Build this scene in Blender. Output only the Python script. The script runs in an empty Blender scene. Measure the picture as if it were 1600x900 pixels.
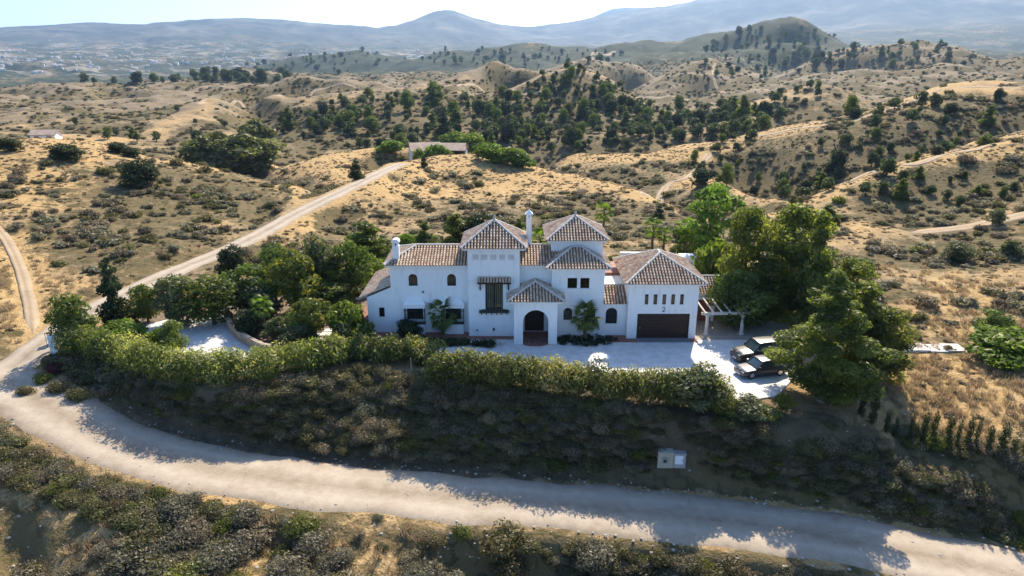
import bpy, bmesh, math, random
import numpy as np
from mathutils import Vector, Matrix, Euler
R = math.radians
random.seed(11)
rng = np.random.default_rng(7)
C = bpy.context.scene.collection
scene = bpy.context.scene

# ------------------------------------------------------------------ camera, world, sun, exposure
CAM_H = 25.0
PITCH = 18.16
FPX = 1067.0                      # focal length in pixels of the 1600 px wide photograph
cam_d = bpy.data.cameras.new('camera')
cam = bpy.data.objects.new('camera', cam_d); C.objects.link(cam)
cam.location = (0, 0, CAM_H)
cam.rotation_euler = (R(90 - PITCH), 0, 0)
cam_d.sensor_width = 36.0; cam_d.lens = FPX / 1600 * 36
cam_d.clip_start = 0.5; cam_d.clip_end = 60000
scene.camera = cam

SUN_EL, SUN_AZ = 41.0, 19.0       # azimuth to the right of the viewing direction
world = bpy.data.worlds.new('World'); scene.world = world; world.use_nodes = True
wn = world.node_tree.nodes; wl = world.node_tree.links
for n in list(wn): wn.remove(n)
sky = wn.new('ShaderNodeTexSky'); sky.sky_type = 'NISHITA'; sky.sun_disc = False
sky.sun_elevation = R(SUN_EL); sky.sun_rotation = R(SUN_AZ)
sky.air_density = 1.0; sky.dust_density = 1.3; sky.ozone_density = 7.0; sky.altitude = 200
bg = wn.new('ShaderNodeBackground'); bg.inputs['Strength'].default_value = 0.135
wo = wn.new('ShaderNodeOutputWorld')
wl.new(sky.outputs[0], bg.inputs[0]); wl.new(bg.outputs[0], wo.inputs[0])
sun_d = bpy.data.lights.new('sun', 'SUN'); sun_d.energy = 5.0; sun_d.angle = R(0.53); sun_d.color = (1.0, 0.88, 0.70)
sun = bpy.data.objects.new('sun', sun_d); C.objects.link(sun)
SUN_DIR = Vector((math.sin(R(SUN_AZ)) * math.cos(R(SUN_EL)), math.cos(R(SUN_AZ)) * math.cos(R(SUN_EL)), math.sin(R(SUN_EL))))
sun.rotation_euler = SUN_DIR.to_track_quat('Z', 'Y').to_euler()
sun.location = SUN_DIR * 300
scene.view_settings.view_transform = 'Standard'; scene.view_settings.look = 'None'
scene.view_settings.gamma = 1.0; scene.view_settings.exposure = 1.02
scene.render.engine = 'CYCLES'
cy = scene.cycles
cy.max_bounces = 6; cy.diffuse_bounces = 3; cy.glossy_bounces = 2; cy.transmission_bounces = 3; cy.transparent_max_bounces = 6
cy.volume_bounces = 0; cy.use_denoising = True; cy.caustics_reflective = False; cy.caustics_refractive = False
try: cy.denoiser = 'OPENIMAGEDENOISE'
except Exception: pass

# ------------------------------------------------------------------ helpers
CP, SP = math.cos(R(PITCH)), math.sin(R(PITCH))
def ray(px, py):                  # world direction seen at a pixel of the photograph
    u = (np.asarray(px, float) - 800) / FPX; v = (np.asarray(py, float) - 450) / FPX
    return u, CP - v * SP, -SP - v * CP
def az_s(px, py):                 # azimuth and slope of that direction
    x, y, z = ray(px, py)
    return np.arctan2(x, y), z / np.hypot(x, y)
def at_z(px, py, z=0.0):
    x, y, d = ray(px, py); t = (z - CAM_H) / d
    return float(x * t), float(y * t), z
def at_Y(px, py, Y):
    x, y, d = ray(px, py); t = Y / y
    return float(x * t), Y, float(CAM_H + d * t)
def at_r(px, py, r):
    x, y, d = ray(px, py); t = r / math.hypot(x, y)
    return float(x * t), float(y * t), float(CAM_H + d * t)
def project(x, y, z):
    zz = np.asarray(z, float) - CAM_H
    dep = np.asarray(y) * CP - zz * SP; v = -np.asarray(y) * SP - zz * CP
    return 800 + FPX * np.asarray(x) / dep, 450 + FPX * v / dep, dep

def link(o, parent=None):
    C.objects.link(o)
    if parent is not None: o.parent = parent
    return o
def mesh_obj(name, verts, faces, mat=None, parent=None, smooth=False):
    me = bpy.data.meshes.new(name); me.from_pydata([tuple(v) for v in verts], [], faces); me.update()
    if mat: me.materials.append(mat)
    if smooth: me.polygons.foreach_set('use_smooth', [True] * len(me.polygons))
    return link(bpy.data.objects.new(name, me), parent)
def tag(o, label=None, cat=None, group=None, kind=None):
    if label: o['label'] = label
    if cat: o['category'] = cat
    if group: o['group'] = group
    if kind: o['kind'] = kind
    return o
def empty(name, loc=(0, 0, 0), rz=0.0, label=None, cat=None, group=None):
    o = bpy.data.objects.new(name, None); o.location = loc; o.rotation_euler = (0, 0, rz); o.empty_display_size = .3
    C.objects.link(o); return tag(o, label, cat, group)

class NT:                          # small node-tree writer
    def __init__(s, name):
        s.m = bpy.data.materials.new(name); s.m.use_nodes = True
        s.t = s.m.node_tree; s.b = s.t.nodes['Principled BSDF']; s.out = s.t.nodes['Material Output']
        s.b.inputs['Roughness'].default_value = 0.85
        s.b.inputs['Specular IOR Level'].default_value = 0.25
    def n(s, typ, **kw):
        nd = s.t.nodes.new(typ)
        for k, v in kw.items():
            if hasattr(nd, k): setattr(nd, k, v)
            else: nd.inputs[k.replace('_', ' ')].default_value = v
        return nd
    def l(s, a, b): s.t.links.new(a, b)
    def coord(s, kind='Object'): return s.n('ShaderNodeTexCoord').outputs[kind]
    def noise(s, vec, scale, detail=4, rough=0.55, out='Fac'):
        nd = s.n('ShaderNodeTexNoise'); nd.inputs['Scale'].default_value = scale; nd.inputs['Detail'].default_value = detail
        nd.inputs['Roughness'].default_value = rough; s.l(vec, nd.inputs['Vector']); return nd.outputs[out]
    def voro(s, vec, scale, feature='F1', out='Distance', rnd=1.0):
        nd = s.n('ShaderNodeTexVoronoi'); nd.feature = feature; nd.inputs['Scale'].default_value = scale
        nd.inputs['Randomness'].default_value = rnd; s.l(vec, nd.inputs['Vector']); return nd.outputs[out]
    def ramp(s, fac, stops, interp='LINEAR'):
        nd = s.n('ShaderNodeValToRGB'); cr = nd.color_ramp; cr.interpolation = interp
        while len(cr.elements) < len(stops): cr.elements.new(0.5)
        for e, (p, c) in zip(cr.elements, stops):
            e.position = p; e.color = (c, c, c, 1) if not hasattr(c, '__len__') else (*c, 1)
        s.l(fac, nd.inputs[0]); return nd.outputs[0]
    def math(s, op, a, b=None, clamp=False):
        nd = s.n('ShaderNodeMath'); nd.operation = op; nd.use_clamp = clamp
        for i, q in enumerate((a, b)):
            if q is None: continue
            if isinstance(q, (int, float)): nd.inputs[i].default_value = q
            else: s.l(q, nd.inputs[i])
        return nd.outputs[0]
    def mix(s, fac, a, b, blend='MIX'):
        nd = s.n('ShaderNodeMix'); nd.data_type = 'RGBA'; nd.blend_type = blend
        for sock, q in ((nd.inputs[0], fac), (nd.inputs[6], a), (nd.inputs[7], b)):
            if isinstance(q, (int, float)): sock.default_value = q
            elif isinstance(q, tuple): sock.default_value = (*q, 1)
            else: s.l(q, sock)
        return nd.outputs[2]
    def attr(s, name, out='Fac'):
        nd = s.n('ShaderNodeAttribute'); nd.attribute_name = name; return nd.outputs[out]
    def bump(s, h, strength=0.5, dist=0.1):
        nd = s.n('ShaderNodeBump'); nd.inputs['Strength'].default_value = strength; nd.inputs['Distance'].default_value = dist
        s.l(h, nd.inputs['Height']); s.l(nd.outputs[0], s.b.inputs['Normal'])
    def base(s, c):
        if isinstance(c, tuple): s.b.inputs['Base Color'].default_value = (*c, 1)
        else: s.l(c, s.b.inputs['Base Color'])
        return s
    def rough(s, v): s.b.inputs['Roughness'].default_value = v; return s
# ------------------------------------------------------------------ terrain: slopes of sight given along ridges and valleys, each at its distance
def perlin(x, y, seed=0):
    xi = np.floor(x).astype(np.int64); yi = np.floor(y).astype(np.int64); xf = x - xi; yf = y - yi
    def g(ix, iy):
        h = (ix * 374761393 + iy * 668265263 + seed * 974634777) & 0xffffffff
        h = ((h ^ (h >> 13)) * 1274126177) & 0xffffffff; h = h ^ (h >> 16)
        a = (h & 0xffff) / 65536.0 * 2 * math.pi
        return np.cos(a), np.sin(a)
    def d(ix, iy, fx, fy):
        gx, gy = g(ix, iy); return gx * fx + gy * fy
    u = xf * xf * xf * (xf * (xf * 6 - 15) + 10); v = yf * yf * yf * (yf * (yf * 6 - 15) + 10)
    a = d(xi, yi, xf, yf); b = d(xi + 1, yi, xf - 1, yf); c = d(xi, yi + 1, xf, yf - 1); e = d(xi + 1, yi + 1, xf - 1, yf - 1)
    return (a + u * (b - a)) + v * ((c + u * (e - c)) - (a + u * (b - a)))
def fbm(x, y, octv=4, seed=0, gain=0.5):
    t = 0; amp = 1; 
    for o in range(octv):
        t = t + amp * perlin(x * 2 ** o, y * 2 ** o, seed + o * 17); amp *= gain
    return t

# lines: (r, [(px, py), ...]) or [(px, py, r), ...]
LINES = [
 # skyline
 [(-500,60,9000),(-300,52,9000),(0,47,9000),(60,44,9000),(130,38,9000),(180,42,9000),(250,40,9000),(330,31,9000),(400,34,9000),(470,35,9000),(540,43,9000),(610,46,8800)],
 [(640,37,8600),(670,23,8500),(697,14,8500),(725,22,8500),(760,32,8600),(800,41,8800),(830,44,9000)],
 [(860,42,9500),(930,32,9800),(1000,27,10000),(1060,21,10000),(1100,14,10000),(1140,6,10000),(1180,-4,10000),(1250,-16,10000),(1400,-30,10000),(1600,-36,10000),(1900,-40,10000)],
 [(-500,75,10900),(0,75,10900),(400,75,10900),(800,70,10900),(1100,60,10900),(1600,40,10900),(2000,40,10900)],
 [(-500,75,12000),(400,75,12000),(700,60,12000),(860,44,12000),(900,35,12000),(930,26,12000),(955,15,12000),(980,13,12000),(1010,10,12000),(1040,9,12000),(1075,11,12000),(1120,14,12000),(1300,20,12000),(1900,30,12000)],
 [(-500,90,12900),(400,90,12900),(900,80,12900),(1400,80,12900),(1900,80,12900)],
 # mountain slopes
 [(-500,70,6500),(0,68,6500),(150,64,6500),(330,58,6300),(500,62,6400),(600,66,6500),(690,50,7000),(760,58,7000),(860,62,7500),(960,56,7500),(1100,48,7500),(1250,28,7500),(1400,16,7500),(1600,12,7500),(1900,10,7500)],
 [(-500,88,4600),(0,86,4600),(200,84,4600),(420,80,4600),(600,80,5000),(800,74,5200),(1000,72,5200),(1200,62,5200),(1400,50,5200),(1600,46,5200),(1900,46,5200)],
 [(-500,112,3300),(0,108,3300),(200,106,3300),(400,99,3400),(560,92,3500),(800,88,3600),(1000,82,3600),(1200,80,3600),(1400,82,3600),(1600,86,3600),(1900,86,3600)],
 [(-500,128,2500),(0,124,2500),(120,124,2500),(260,126,2500),(340,124,2500)],
 # dark wooded ridges in the middle distance
 [(370,110,2300),(420,101,2300),(470,94,2300),(520,88,2300),(560,84,2300),(600,92,2300),(650,94,2200),(700,84,2100),(750,78,2000),(830,71,2000),(900,76,2000),(960,72,2000),(1020,68,2000),(1080,62,1950),(1140,58,1900)],
 [(380,122,1800),(480,122,1700),(600,122,1500),(700,116,1300),(800,112,1300),(900,108,1350),(960,104,1350)],
 [(1140,58,1700),(1180,50,1650),(1222,41,1650),(1260,46,1650),(1300,64,1650),(1340,78,1650)],
 [(1000,92,1500),(1080,86,1450),(1150,78,1400),(1220,72,1400),(1260,78,1400)],
 [(1400,86,2000),(1500,88,2000),(1600,92,2000),(1900,92,2000)],
 [(1240,112,1150),(1290,92,1150),(1340,76,1150),(1400,69,1150),(1450,70,1150),(1490,78,1150),(1520,92,1150),(1570,96,1100),(1640,98,1100),(1900,98,1100)],
 # cone hill and its valley
 [(860,112,1000),(900,102,1000),(940,103,1000),(985,116,1000),(1010,124,1000)],
 [(985,152,880),(1020,134,880),(1050,114,880),(1085,99,880),(1112,97,880),(1145,108,880),(1180,122,880),(1215,133,880)],
 [(980,160,760),(1040,152,750),(1100,150,740),(1180,146,740),(1260,138,740),(1340,134,740)],
 [(1000,182,620),(1060,176,620),(1130,172,620),(1200,168,620),(1300,160,640),(1400,150,640),(1700,150,640)],
 [(1250,124,900),(1330,118,900),(1420,112,900),(1500,108,900),(1600,122,800),(1900,124,800)],
 # left distance: dark low hill, golden hills
 [(-500,150,1300),(0,146,1300),(150,142,1300),(250,138,1200),(320,128,1150),(380,112,1100),(430,120,1100),(480,130,1050),(520,132,1000)],
 [(-500,165,800),(-100,160,800),(40,148,800),(110,143,800),(160,147,800),(240,152,780),(300,150,780)],
 [(200,165,640),(280,148,640),(350,138,640),(420,131,630),(480,124,620),(540,129,600),(600,136,590),(650,131,560),(700,128,540)],
 [(-500,200,480),(-100,196,480),(40,180,480),(120,178,480),(200,178,470),(280,168,470),(350,158,470),(420,146,500)],
 [(-300,232,350),(0,226,340),(100,222,330),(160,224,330),(230,226,330),(300,222,330),(350,210,340)],
 # ridge with track, orchard hill
 [(690,131,560),(720,117,570),(748,110,580),(780,108,580),(806,122,570),(830,130,560)],
 [(800,150,500),(830,126,480),(860,116,470),(892,112,470),(930,118,470),(965,134,470),(990,152,460),(1030,170,450)],
 [(1030,176,440),(1100,170,440),(1160,162,440),(1220,150,440),(1262,140,440),(1300,141,440)],
 [(400,186,470),(440,164,470),(500,150,480),(560,142,490),(610,137,500),(650,133,510)],
 [(420,216,400),(500,196,400),(600,190,400),(700,186,400),(760,180,410),(820,196,390),(900,196,380),(1000,204,370),(1100,204,370)],
 [(440,262,290),(560,262,290),(640,258,285),(700,256,280),(800,262,270),(850,268,262)],
 [(700,216,340),(800,228,330),(900,228,330),(1000,224,330),(1100,214,335),(1160,208,340)],
 # middle bench right of the golden dome
 [(840,262,265),(880,246,265),(920,241,265),(980,240,265),(1040,234,270),(1080,228,275),(1120,222,280)],
 [(850,276,235),(920,278,225),(1000,276,220),(1060,262,225),(1110,250,232)],
 [(880,300,210),(960,308,195),(1020,312,185),(1070,300,185),(1110,284,190)],
 # ridge A on the right
 [(1140,222,290),(1180,212,295),(1240,200,300),(1300,190,305),(1350,180,315),(1400,165,330),(1440,148,345),(1480,139,360),(1530,136,365),(1600,136,365),(1900,140,365)],
 [(1180,250,240),(1240,246,235),(1300,240,235),(1380,218,245),(1450,192,260),(1520,176,280),(1600,170,290),(1900,170,290)],
 [(1160,300,195),(1220,312,178),(1290,298,176),(1350,276,182),(1400,258,190),(1460,240,202),(1520,222,220),(1600,204,240),(1900,200,240)],
 # ridge B
 [(1180,340,140),(1240,322,140),(1270,306,142),(1310,292,146),(1350,279,150),(1400,263,156),(1450,250,162),(1500,238,168),(1550,225,174),(1600,212,180),(1700,195,190),(1900,190,190)],
 [(1280,350,120),(1340,340,124),(1400,332,130),(1460,316,136),(1540,292,146),(1600,276,152),(1900,250,160)],
 [(1300,372,110),(1380,366,114),(1430,363,118),(1480,358,121),(1540,348,125),(1600,334,130),(1700,320,134),(1900,310,136)],
 [(1240,400,98),(1320,402,99),(1400,408,101),(1480,408,104),(1560,402,106),(1640,400,108),(1900,400,108)],
 [(1330,440,85),(1420,446,87),(1500,450,88),(1580,453,90),(1700,455,91),(1900,455,91)],
 # left hill
 [(-400,235,190),(-100,232,190),(0,222,190),(60,217,192),(110,218,192),(160,226,188),(220,242,182),(290,256,176),(360,270,168),(420,284,158),(480,296,150)],
 [(-300,330,135),(-100,320,137),(0,308,138),(100,310,136),(200,318,132),(300,330,127),(380,342,122),(440,328,128),(500,312,142)],
 [(-300,420,104),(-100,420,104),(0,418,104),(100,410,103),(180,402,101),(240,396,100)],
 [(240,300,215),(320,300,210),(400,300,205),(450,296,195)],
 [(250,262,262),(340,270,256),(420,268,250)],
 # small knoll left of the farmhouse
 [(380,292,200),(420,272,215),(460,256,222),(510,244,228),(560,237,232),(600,236,234),(640,236,238),(700,240,238),(760,244,236)],
 [(440,300,175),(500,286,185),(560,272,192),(600,262,198)],
 # golden dome
 [(600,264,192),(640,252,196),(690,246,198),(740,246,198),(790,252,194),(840,262,186),(900,274,176),(960,288,164),(1010,304,152),(1060,324,140),(1110,344,128)],
 [(520,312,150),(600,292,160),(680,280,164),(760,280,164),(840,292,156),(920,312,144),(990,334,130)],
 [(430,360,118),(520,348,122),(620,334,128),(700,326,130),(780,328,128),(860,336,124),(940,350,118),(1020,366,110)],
 [(380,402,100),(500,386,105),(620,370,108),(760,366,108),(900,372,106),(1020,390,100),(1150,410,95)],
]
WORLD = []                         # near ground given in metres: (x, y, z)
# track to the farmhouse, used by the road too:  (px, py, z)
FARM_ROAD_PX = [(-120,640,-1.2),(-40,600,-1.0),(30,562,-.8),(80,525,-.6),(140,487,-.4),(210,452,-.2),(280,420,0),(350,392,.1),(410,363,.3),(460,335,.5),(510,310,1.0),(555,289,1.4),(595,269,1.6),(628,255,1.8)]
MAIN_ROAD_PX = [(-160,600,-.9),(-60,590,-1.0),(30,605,-1.3),(110,655,-2.0),(210,700,-3.0),(340,732,-3.9),(480,754,-4.3),(640,770,-4.6),(800,782,-4.7),(960,795,-4.8),(1120,812,-4.9),(1280,836,-5.0),(1440,866,-5.1),(1600,902,-5.2),(1800,955,-5.3)]
def spline(pts, step=1.0):
    P = np.array(pts, float); out = []
    for i in range(len(P) - 1):
        p0, p1, p2, p3 = P[max(i - 1, 0)], P[i], P[i + 1], P[min(i + 2, len(P) - 1)]
        n = max(2, int(np.linalg.norm(p2 - p1) / step))
        for k in range(n):
            t = k / n
            out.append(.5 * ((2 * p1) + (p2 - p0) * t + (2 * p0 - 5 * p1 + 4 * p2 - p3) * t * t + (3 * p1 - p0 - 3 * p2 + p3) * t ** 3))
    out.append(P[-1]); return np.array(out)
FARM_ROAD = spline([at_z(*p) for p in FARM_ROAD_PX], 1.2)
MAIN_ROAD = spline([at_z(*p) for p in MAIN_ROAD_PX], .8)
YARD = [at_z(x, y, 0)[:2] for x, y in [(118,540),(190,545),(240,590),(330,606),(460,588),(560,572),(690,580),(800,602),(920,624),(1040,640),(1140,650),(1240,652),(1330,640)]]
YARD += [at_z(x, y, 0)[:2] for x, y in [(1290,560),(1280,520),(1250,490)]] + [(28, 78), (-22, 80)] + [at_z(x, y, 0)[:2] for x, y in [(470,460),(330,480),(200,500),(140,508)]]
def seg_dist(X, Y, P):            # distance to a polyline and its z there
    best = np.full(X.shape, 1e9); zz = np.zeros(X.shape); tt = np.zeros(X.shape)
    for i in range(len(P) - 1):
        ax, ay, az = P[i]; bx, by, bz = P[i + 1]; dx, dy = bx - ax, by - ay; L = dx * dx + dy * dy + 1e-9
        t = np.clip(((X - ax) * dx + (Y - ay) * dy) / L, 0, 1)
        d = np.hypot(X - ax - t * dx, Y - ay - t * dy); m = d < best
        best = np.where(m, d, best); zz = np.where(m, az + t * (bz - az), zz); tt = np.where(m, i + t, tt)
    return best, zz, tt
def poly_sd(X, Y, P):             # signed distance, negative inside
    n = len(P); best = np.full(X.shape, 1e9); ins = np.zeros(X.shape, bool)
    for i in range(n):
        ax, ay = P[i][:2]; bx, by = P[(i + 1) % n][:2]; dx, dy = bx - ax, by - ay
        t = np.clip(((X - ax) * dx + (Y - ay) * dy) / (dx * dx + dy * dy + 1e-12), 0, 1)
        best = np.minimum(best, np.hypot(X - ax - t * dx, Y - ay - t * dy))
        c = ((ay > Y) != (by > Y)); ins ^= c & (X < (bx - ax) * (Y - ay) / ((by - ay) if abs(by - ay) > 1e-12 else 1e-12) + ax)
    return np.where(ins, -best, best)
def sstep(a, b, x):
    t = np.clip((x - a) / (b - a), 0, 1); return t * t * (3 - 2 * t)

DROPS = {}                         # how far the ground falls away, in pixels, just behind the crest line that starts at this point
for key, d in [((800,150),24),((690,131),26),((400,186),20),((840,262),24),((1140,222),24),((1180,340),34),((985,152),24),((1240,112),20),((1140,58),16),((200,165),18),((40,148),6),((600,264),26),((-400,235),24),((380,292),18),((370,110),16),((1030,176),22),((860,112),14),((1160,300),14),((380,122),10),((1000,92),8),((1250,124),10)]: DROPS[key] = d
for ln in list(LINES):
    d = DROPS.get(tuple(ln[0][:2]))
    if d: LINES.append([(x, y + d * (.6 if i in (0, len(ln) - 1) else 1), r * 1.13) for i, (x, y, r) in enumerate(ln)])
cp = []
for ln in LINES:
    for a, b in zip(ln[:-1], ln[1:]):
        n = max(1, int(abs(b[0] - a[0]) / 70))
        for k in range(n):
            t = k / n; cp.append((a[0] + t * (b[0] - a[0]), a[1] + t * (b[1] - a[1]), math.exp(math.log(a[2]) * (1 - t) + math.log(b[2]) * t)))
    cp.append(ln[-1])
ctl = []
for px, py, r in cp:
    a, s = az_s(px, py); ctl.append((float(a), math.log(r), float(s)))
def wp(x, y, z): ctl.append((math.atan2(x, y), .5 * math.log(x * x + y * y), (z - CAM_H) / math.hypot(x, y)))
for P in (FARM_ROAD[::8], MAIN_ROAD[::6]):
    for x, y, z in P: wp(x, y, z)
for x in range(-40, 61, 8):       # field right of the yard, yard level behind the house, ground under the drone
    for y in range(12, 38, 6): wp(x, y, (-7.6 - (36 - y) * .12) if x > -4 else (-5.6 - (36 - y) * .03 + .02 * min(0, x + 20)))
for x in np.linspace(-26, 28, 8):
    for y in (62, 72, 80): wp(x, y, 0.0)
    wp(x, 90, -.8)
for px, py, z in [(1420,560,-.2),(1500,560,-.2),(1590,560,-.1),(1420,610,-.6),(1500,640,-.9),(1590,690,-1.3),(1700,700,-1.5),(1700,560,0),(1440,520,0),(1560,515,.2),(1700,510,.3),(1900,560,0),(1900,720,-1),(1380,640,-.9),(1480,690,-1.6),(1570,725,-2.0)]:
    wp(*at_z(px, py, z))
for px, py, z in [(60,700,-2.4),(150,765,-3.4),(60,800,-3.6),(200,850,-4.6),(0,760,-3.0),(300,870,-5.2),(-60,700,-2.2),(-60,860,-4.0),(420,860,-5.8)]: wp(*at_z(px, py, z))
for x_, y_, z_ in [(300,470,0),(400,440,0),(230,485,-.1),(470,420,.1),(170,505,-.3),(350,455,.05),(560,400,0)]: wp(*at_z(x_, y_, z_))
for px, py, z in [(20,520,-.2),(20,470,.3),(100,470,.2),(-100,500,.4),(-200,560,.2)]: wp(*at_z(px, py, z))
ctl = np.array(ctl)
KA, CC = 2.2, 0.05
def kern(d2): return np.sqrt(d2 + CC * CC)
A = np.stack([ctl[:, 0] * KA, ctl[:, 1]], 1); n = len(A)
D2 = ((A[:, None] - A[None]) ** 2).sum(-1)
M = np.zeros((n + 1, n + 1)); M[:n, :n] = kern(D2) - np.eye(n) * 0.0015; M[:n, n] = 1; M[n, :n] = 1
sol = np.linalg.solve(M, np.append(ctl[:, 2], 0)); W, W0 = sol[:n], sol[n]

NA, NR = 600, 760
AZ = np.linspace(R(-60), R(60), NA); LR = np.linspace(math.log(11), math.log(12900), NR)
ca, cr = np.linspace(AZ[0], AZ[-1], 151), np.linspace(LR[0], LR[-1], 190)
ga, gr = np.meshgrid(ca, cr, indexing='ij'); Q = np.stack([ga.ravel() * KA, gr.ravel()], 1)
sc = np.empty(len(Q))
for i in range(0, len(Q), 2000):
    sc[i:i + 2000] = kern(((Q[i:i + 2000, None] - A[None]) ** 2).sum(-1)) @ W + W0
sc = sc.reshape(ga.shape)
def bil(F, fa, fr):
    ia = np.clip(np.floor(fa).astype(int), 0, F.shape[0] - 2); ir = np.clip(np.floor(fr).astype(int), 0, F.shape[1] - 2)
    ta = np.clip(fa - ia, 0, 1); tr = np.clip(fr - ir, 0, 1)
    return (F[ia, ir] * (1 - ta) + F[ia + 1, ir] * ta) * (1 - tr) + (F[ia, ir + 1] * (1 - ta) + F[ia + 1, ir + 1] * ta) * tr
def cub(F, fa, fr):               # smooth (Catmull-Rom) upsampling along both axes
    def w(t): return (-.5*t+t*t-.5*t**3, 1-2.5*t*t+1.5*t**3, .5*t+2*t*t-1.5*t**3, -.5*t*t+.5*t**3)
    ia = np.floor(fa).astype(int); ir = np.floor(fr).astype(int); wa = w(fa - ia); wr = w(fr - ir); o = 0
    for i in range(4):
        for j in range(4):
            o = o + wa[i] * wr[j] * F[np.clip(ia + i - 1, 0, F.shape[0] - 1), np.clip(ir + j - 1, 0, F.shape[1] - 1)]
    return o
GA, GR = np.meshgrid(AZ, LR, indexing='ij')
S = cub(sc, (GA - ca[0]) / (ca[1] - ca[0]), (GR - cr[0]) / (cr[1] - cr[0]))
RR = np.exp(GR)
# gullies and bumps, in proportion to distance so that every range carries them
far = sstep(60, 260, RR); mtn = sstep(2500, 6000, RR)
wx, wy = GA * 7 + .35 * perlin(GA * 5, GR * 5, 3), GR * 7
rid = 1 - 2 * np.abs(fbm(wx, wy, 4, 5))
S = S + far * (.0016 + .0015 * sstep(260, 500, RR)) * fbm(GA * 16, GR * 14, 4, 9) + far * (1 - mtn) * (.0016 + .003 * sstep(230, 420, RR)) * (rid - .4)
S = S + sstep(380, 700, RR) * (1 - sstep(3000, 5500, RR)) * .0055 * (1 - 2 * np.abs(fbm(GA * 11 + .3 * perlin(GA * 9, GR * 9, 8), GR * 9, 4, 77)) - .35)
S = S + mtn * 1.0 * .0045 * (1 - 2 * np.abs(fbm(GA * 14 + GR * 2, GR * 5, 4, 31)) - .5) * sstep(8600, 7000, RR)
S = S + sstep(5000, 8000, RR) * .0012 * fbm(GA * 40, GR * 6, 3, 40)
Z = CAM_H + RR * S
X = RR * np.sin(GA); Y = RR * np.cos(GA)
ph, al = GA * 2.1 - GR, GA + GR * .5          # spurs and gullies that run up the slopes, away from the road
fold = 1 - 2 * np.abs(fbm(ph * 3.4 + .5 * perlin(GA * 6, GR * 6, 14), al * 2.2, 3, 15, .45))
S = S + sstep(215, 380, RR) * (1 - sstep(2600, 5000, RR)) * .0155 * (fold - .48)
S = S + mtn * .010 * (1 - 2 * np.abs(fbm(GA * 24 - GR * 5, GR * 6, 3, 35)) - .5) * sstep(9400, 6500, RR)
SPURS = [(.013,[(490,122,600),(400,142,520),(330,162,450),(270,182,400),(170,216,345)]),(.010,[(400,140,640),(300,152,560),(200,176,470),(100,206,380)]),(.010,[(655,133,510),(560,150,490),(470,185,420),(430,216,370)]),
 (.010,[(250,150,800),(150,165,640),(40,185,480),(-60,205,400)]),(.011,[(575,142,490),(550,190,410),(530,236,330)]),(.010,[(645,140,490),(645,182,400),(655,228,320)]),(.011,[(722,130,560),(735,180,420),(765,228,330)]),(.010,[(800,150,500),(815,190,400),(850,236,300)]),
 (.011,[(890,114,470),(885,160,420),(858,215,345)]),(.010,[(962,134,470),(962,180,400),(985,224,330)]),(.009,[(1070,172,440),(1075,205,360),(1090,226,320)]),(.011,[(1250,200,300),(1240,240,252),(1215,285,212)]),(.012,[(1350,182,315),(1338,222,268),(1315,266,222)]),
 (.012,[(1450,146,345),(1440,190,285),(1420,236,232)]),(.011,[(1545,137,365),(1532,180,300),(1515,216,245)]),(.010,[(1402,265,156),(1412,300,140),(1432,336,126)]),(.010,[(1520,236,172),(1532,276,150),(1552,320,132)]),(.006,[(120,218,190),(150,262,165),(175,302,140)]),(.006,[(300,262,176),(320,300,150),(345,330,130)]),
 (.009,[(1112,98,880),(1085,125,860),(1050,148,800)]),(.008,[(1112,98,880),(1150,122,850),(1180,142,790)]),(.009,[(1400,70,1150),(1360,95,1100),(1300,118,950)]),(.009,[(1450,72,1150),(1460,96,1080),(1480,112,960)]),(.008,[(1225,44,1650),(1190,64,1560),(1150,80,1450)]),(.008,[(1225,44,1650),(1250,64,1600),(1270,90,1480)])]
for amp, pl in SPURS:
    q = [(float(az_s(a, b)[0]), .45 * math.log(r), 0) for a, b, r in pl]
    d, _, tt = seg_dist(GA + .012 * perlin(GA * 20, GR * 20, 19), .45 * GR, q); w_ = .026 + .006 * tt
    S = S + amp * (np.exp(-(d / w_) ** 2) - .45 * np.exp(-(d / (w_ * 2.4)) ** 2)) * sstep(100, 160, RR)
near = RR < 330
Z = Z + np.where(near, .22 * fbm(X / 5, Y / 5, 4, 21), 0) + np.where(RR < 1500, (.8 + .9 * sstep(220, 500, RR)) * far * fbm(X / 22, Y / 22, 4, 22) + 1.6 * sstep(250, 600, RR) * fbm(X / 60, Y / 60, 3, 23), 0)
# carve roads and yard
def carve(Z):
    sel = RR < 330
    x, y, z = X[sel], Y[sel], Z[sel]
    sd = poly_sd(x, y, YARD)
    w = 1 - sstep(0, 4.5, sd + .7 * perlin(x / 3, y / 3, 77)); z = z * (1 - w) + (-.12) * w
    for P, hw, sh in ((FARM_ROAD, 2.4, 3.0), (MAIN_ROAD, 3.3, 2.2)):
        d, rz, _ = seg_dist(x, y, P)
        w = 1 - sstep(hw, hw + sh, d)
        w = np.where(sd < 1.5, w * sstep(-1, 1.5, sd), w)
        z = z * (1 - w) + (rz - .10) * w
    Z = Z.copy(); Z[sel] = z; return Z
Z = carve(Z)
def ground(x, y):                 # terrain height anywhere
    x = np.asarray(x, float); y = np.asarray(y, float)
    fa = (np.arctan2(x, y) - AZ[0]) / (AZ[1] - AZ[0]); fr = (.5 * np.log(x * x + y * y) - LR[0]) / (LR[1] - LR[0])
    return bil(Z, fa, fr)
SL = (Z - CAM_H) / RR
RUN = np.maximum.accumulate(SL, axis=1)          # what nearer ground hides
def visible(x, y, ztop):
    fa = (np.arctan2(x, y) - AZ[0]) / (AZ[1] - AZ[0]); fr = (.5 * np.log(x * x + y * y) - LR[0]) / (LR[1] - LR[0]) - 2
    return (ztop - CAM_H) / np.hypot(x, y) > bil(RUN, fa, fr)
def _dbg(): pass
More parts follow.
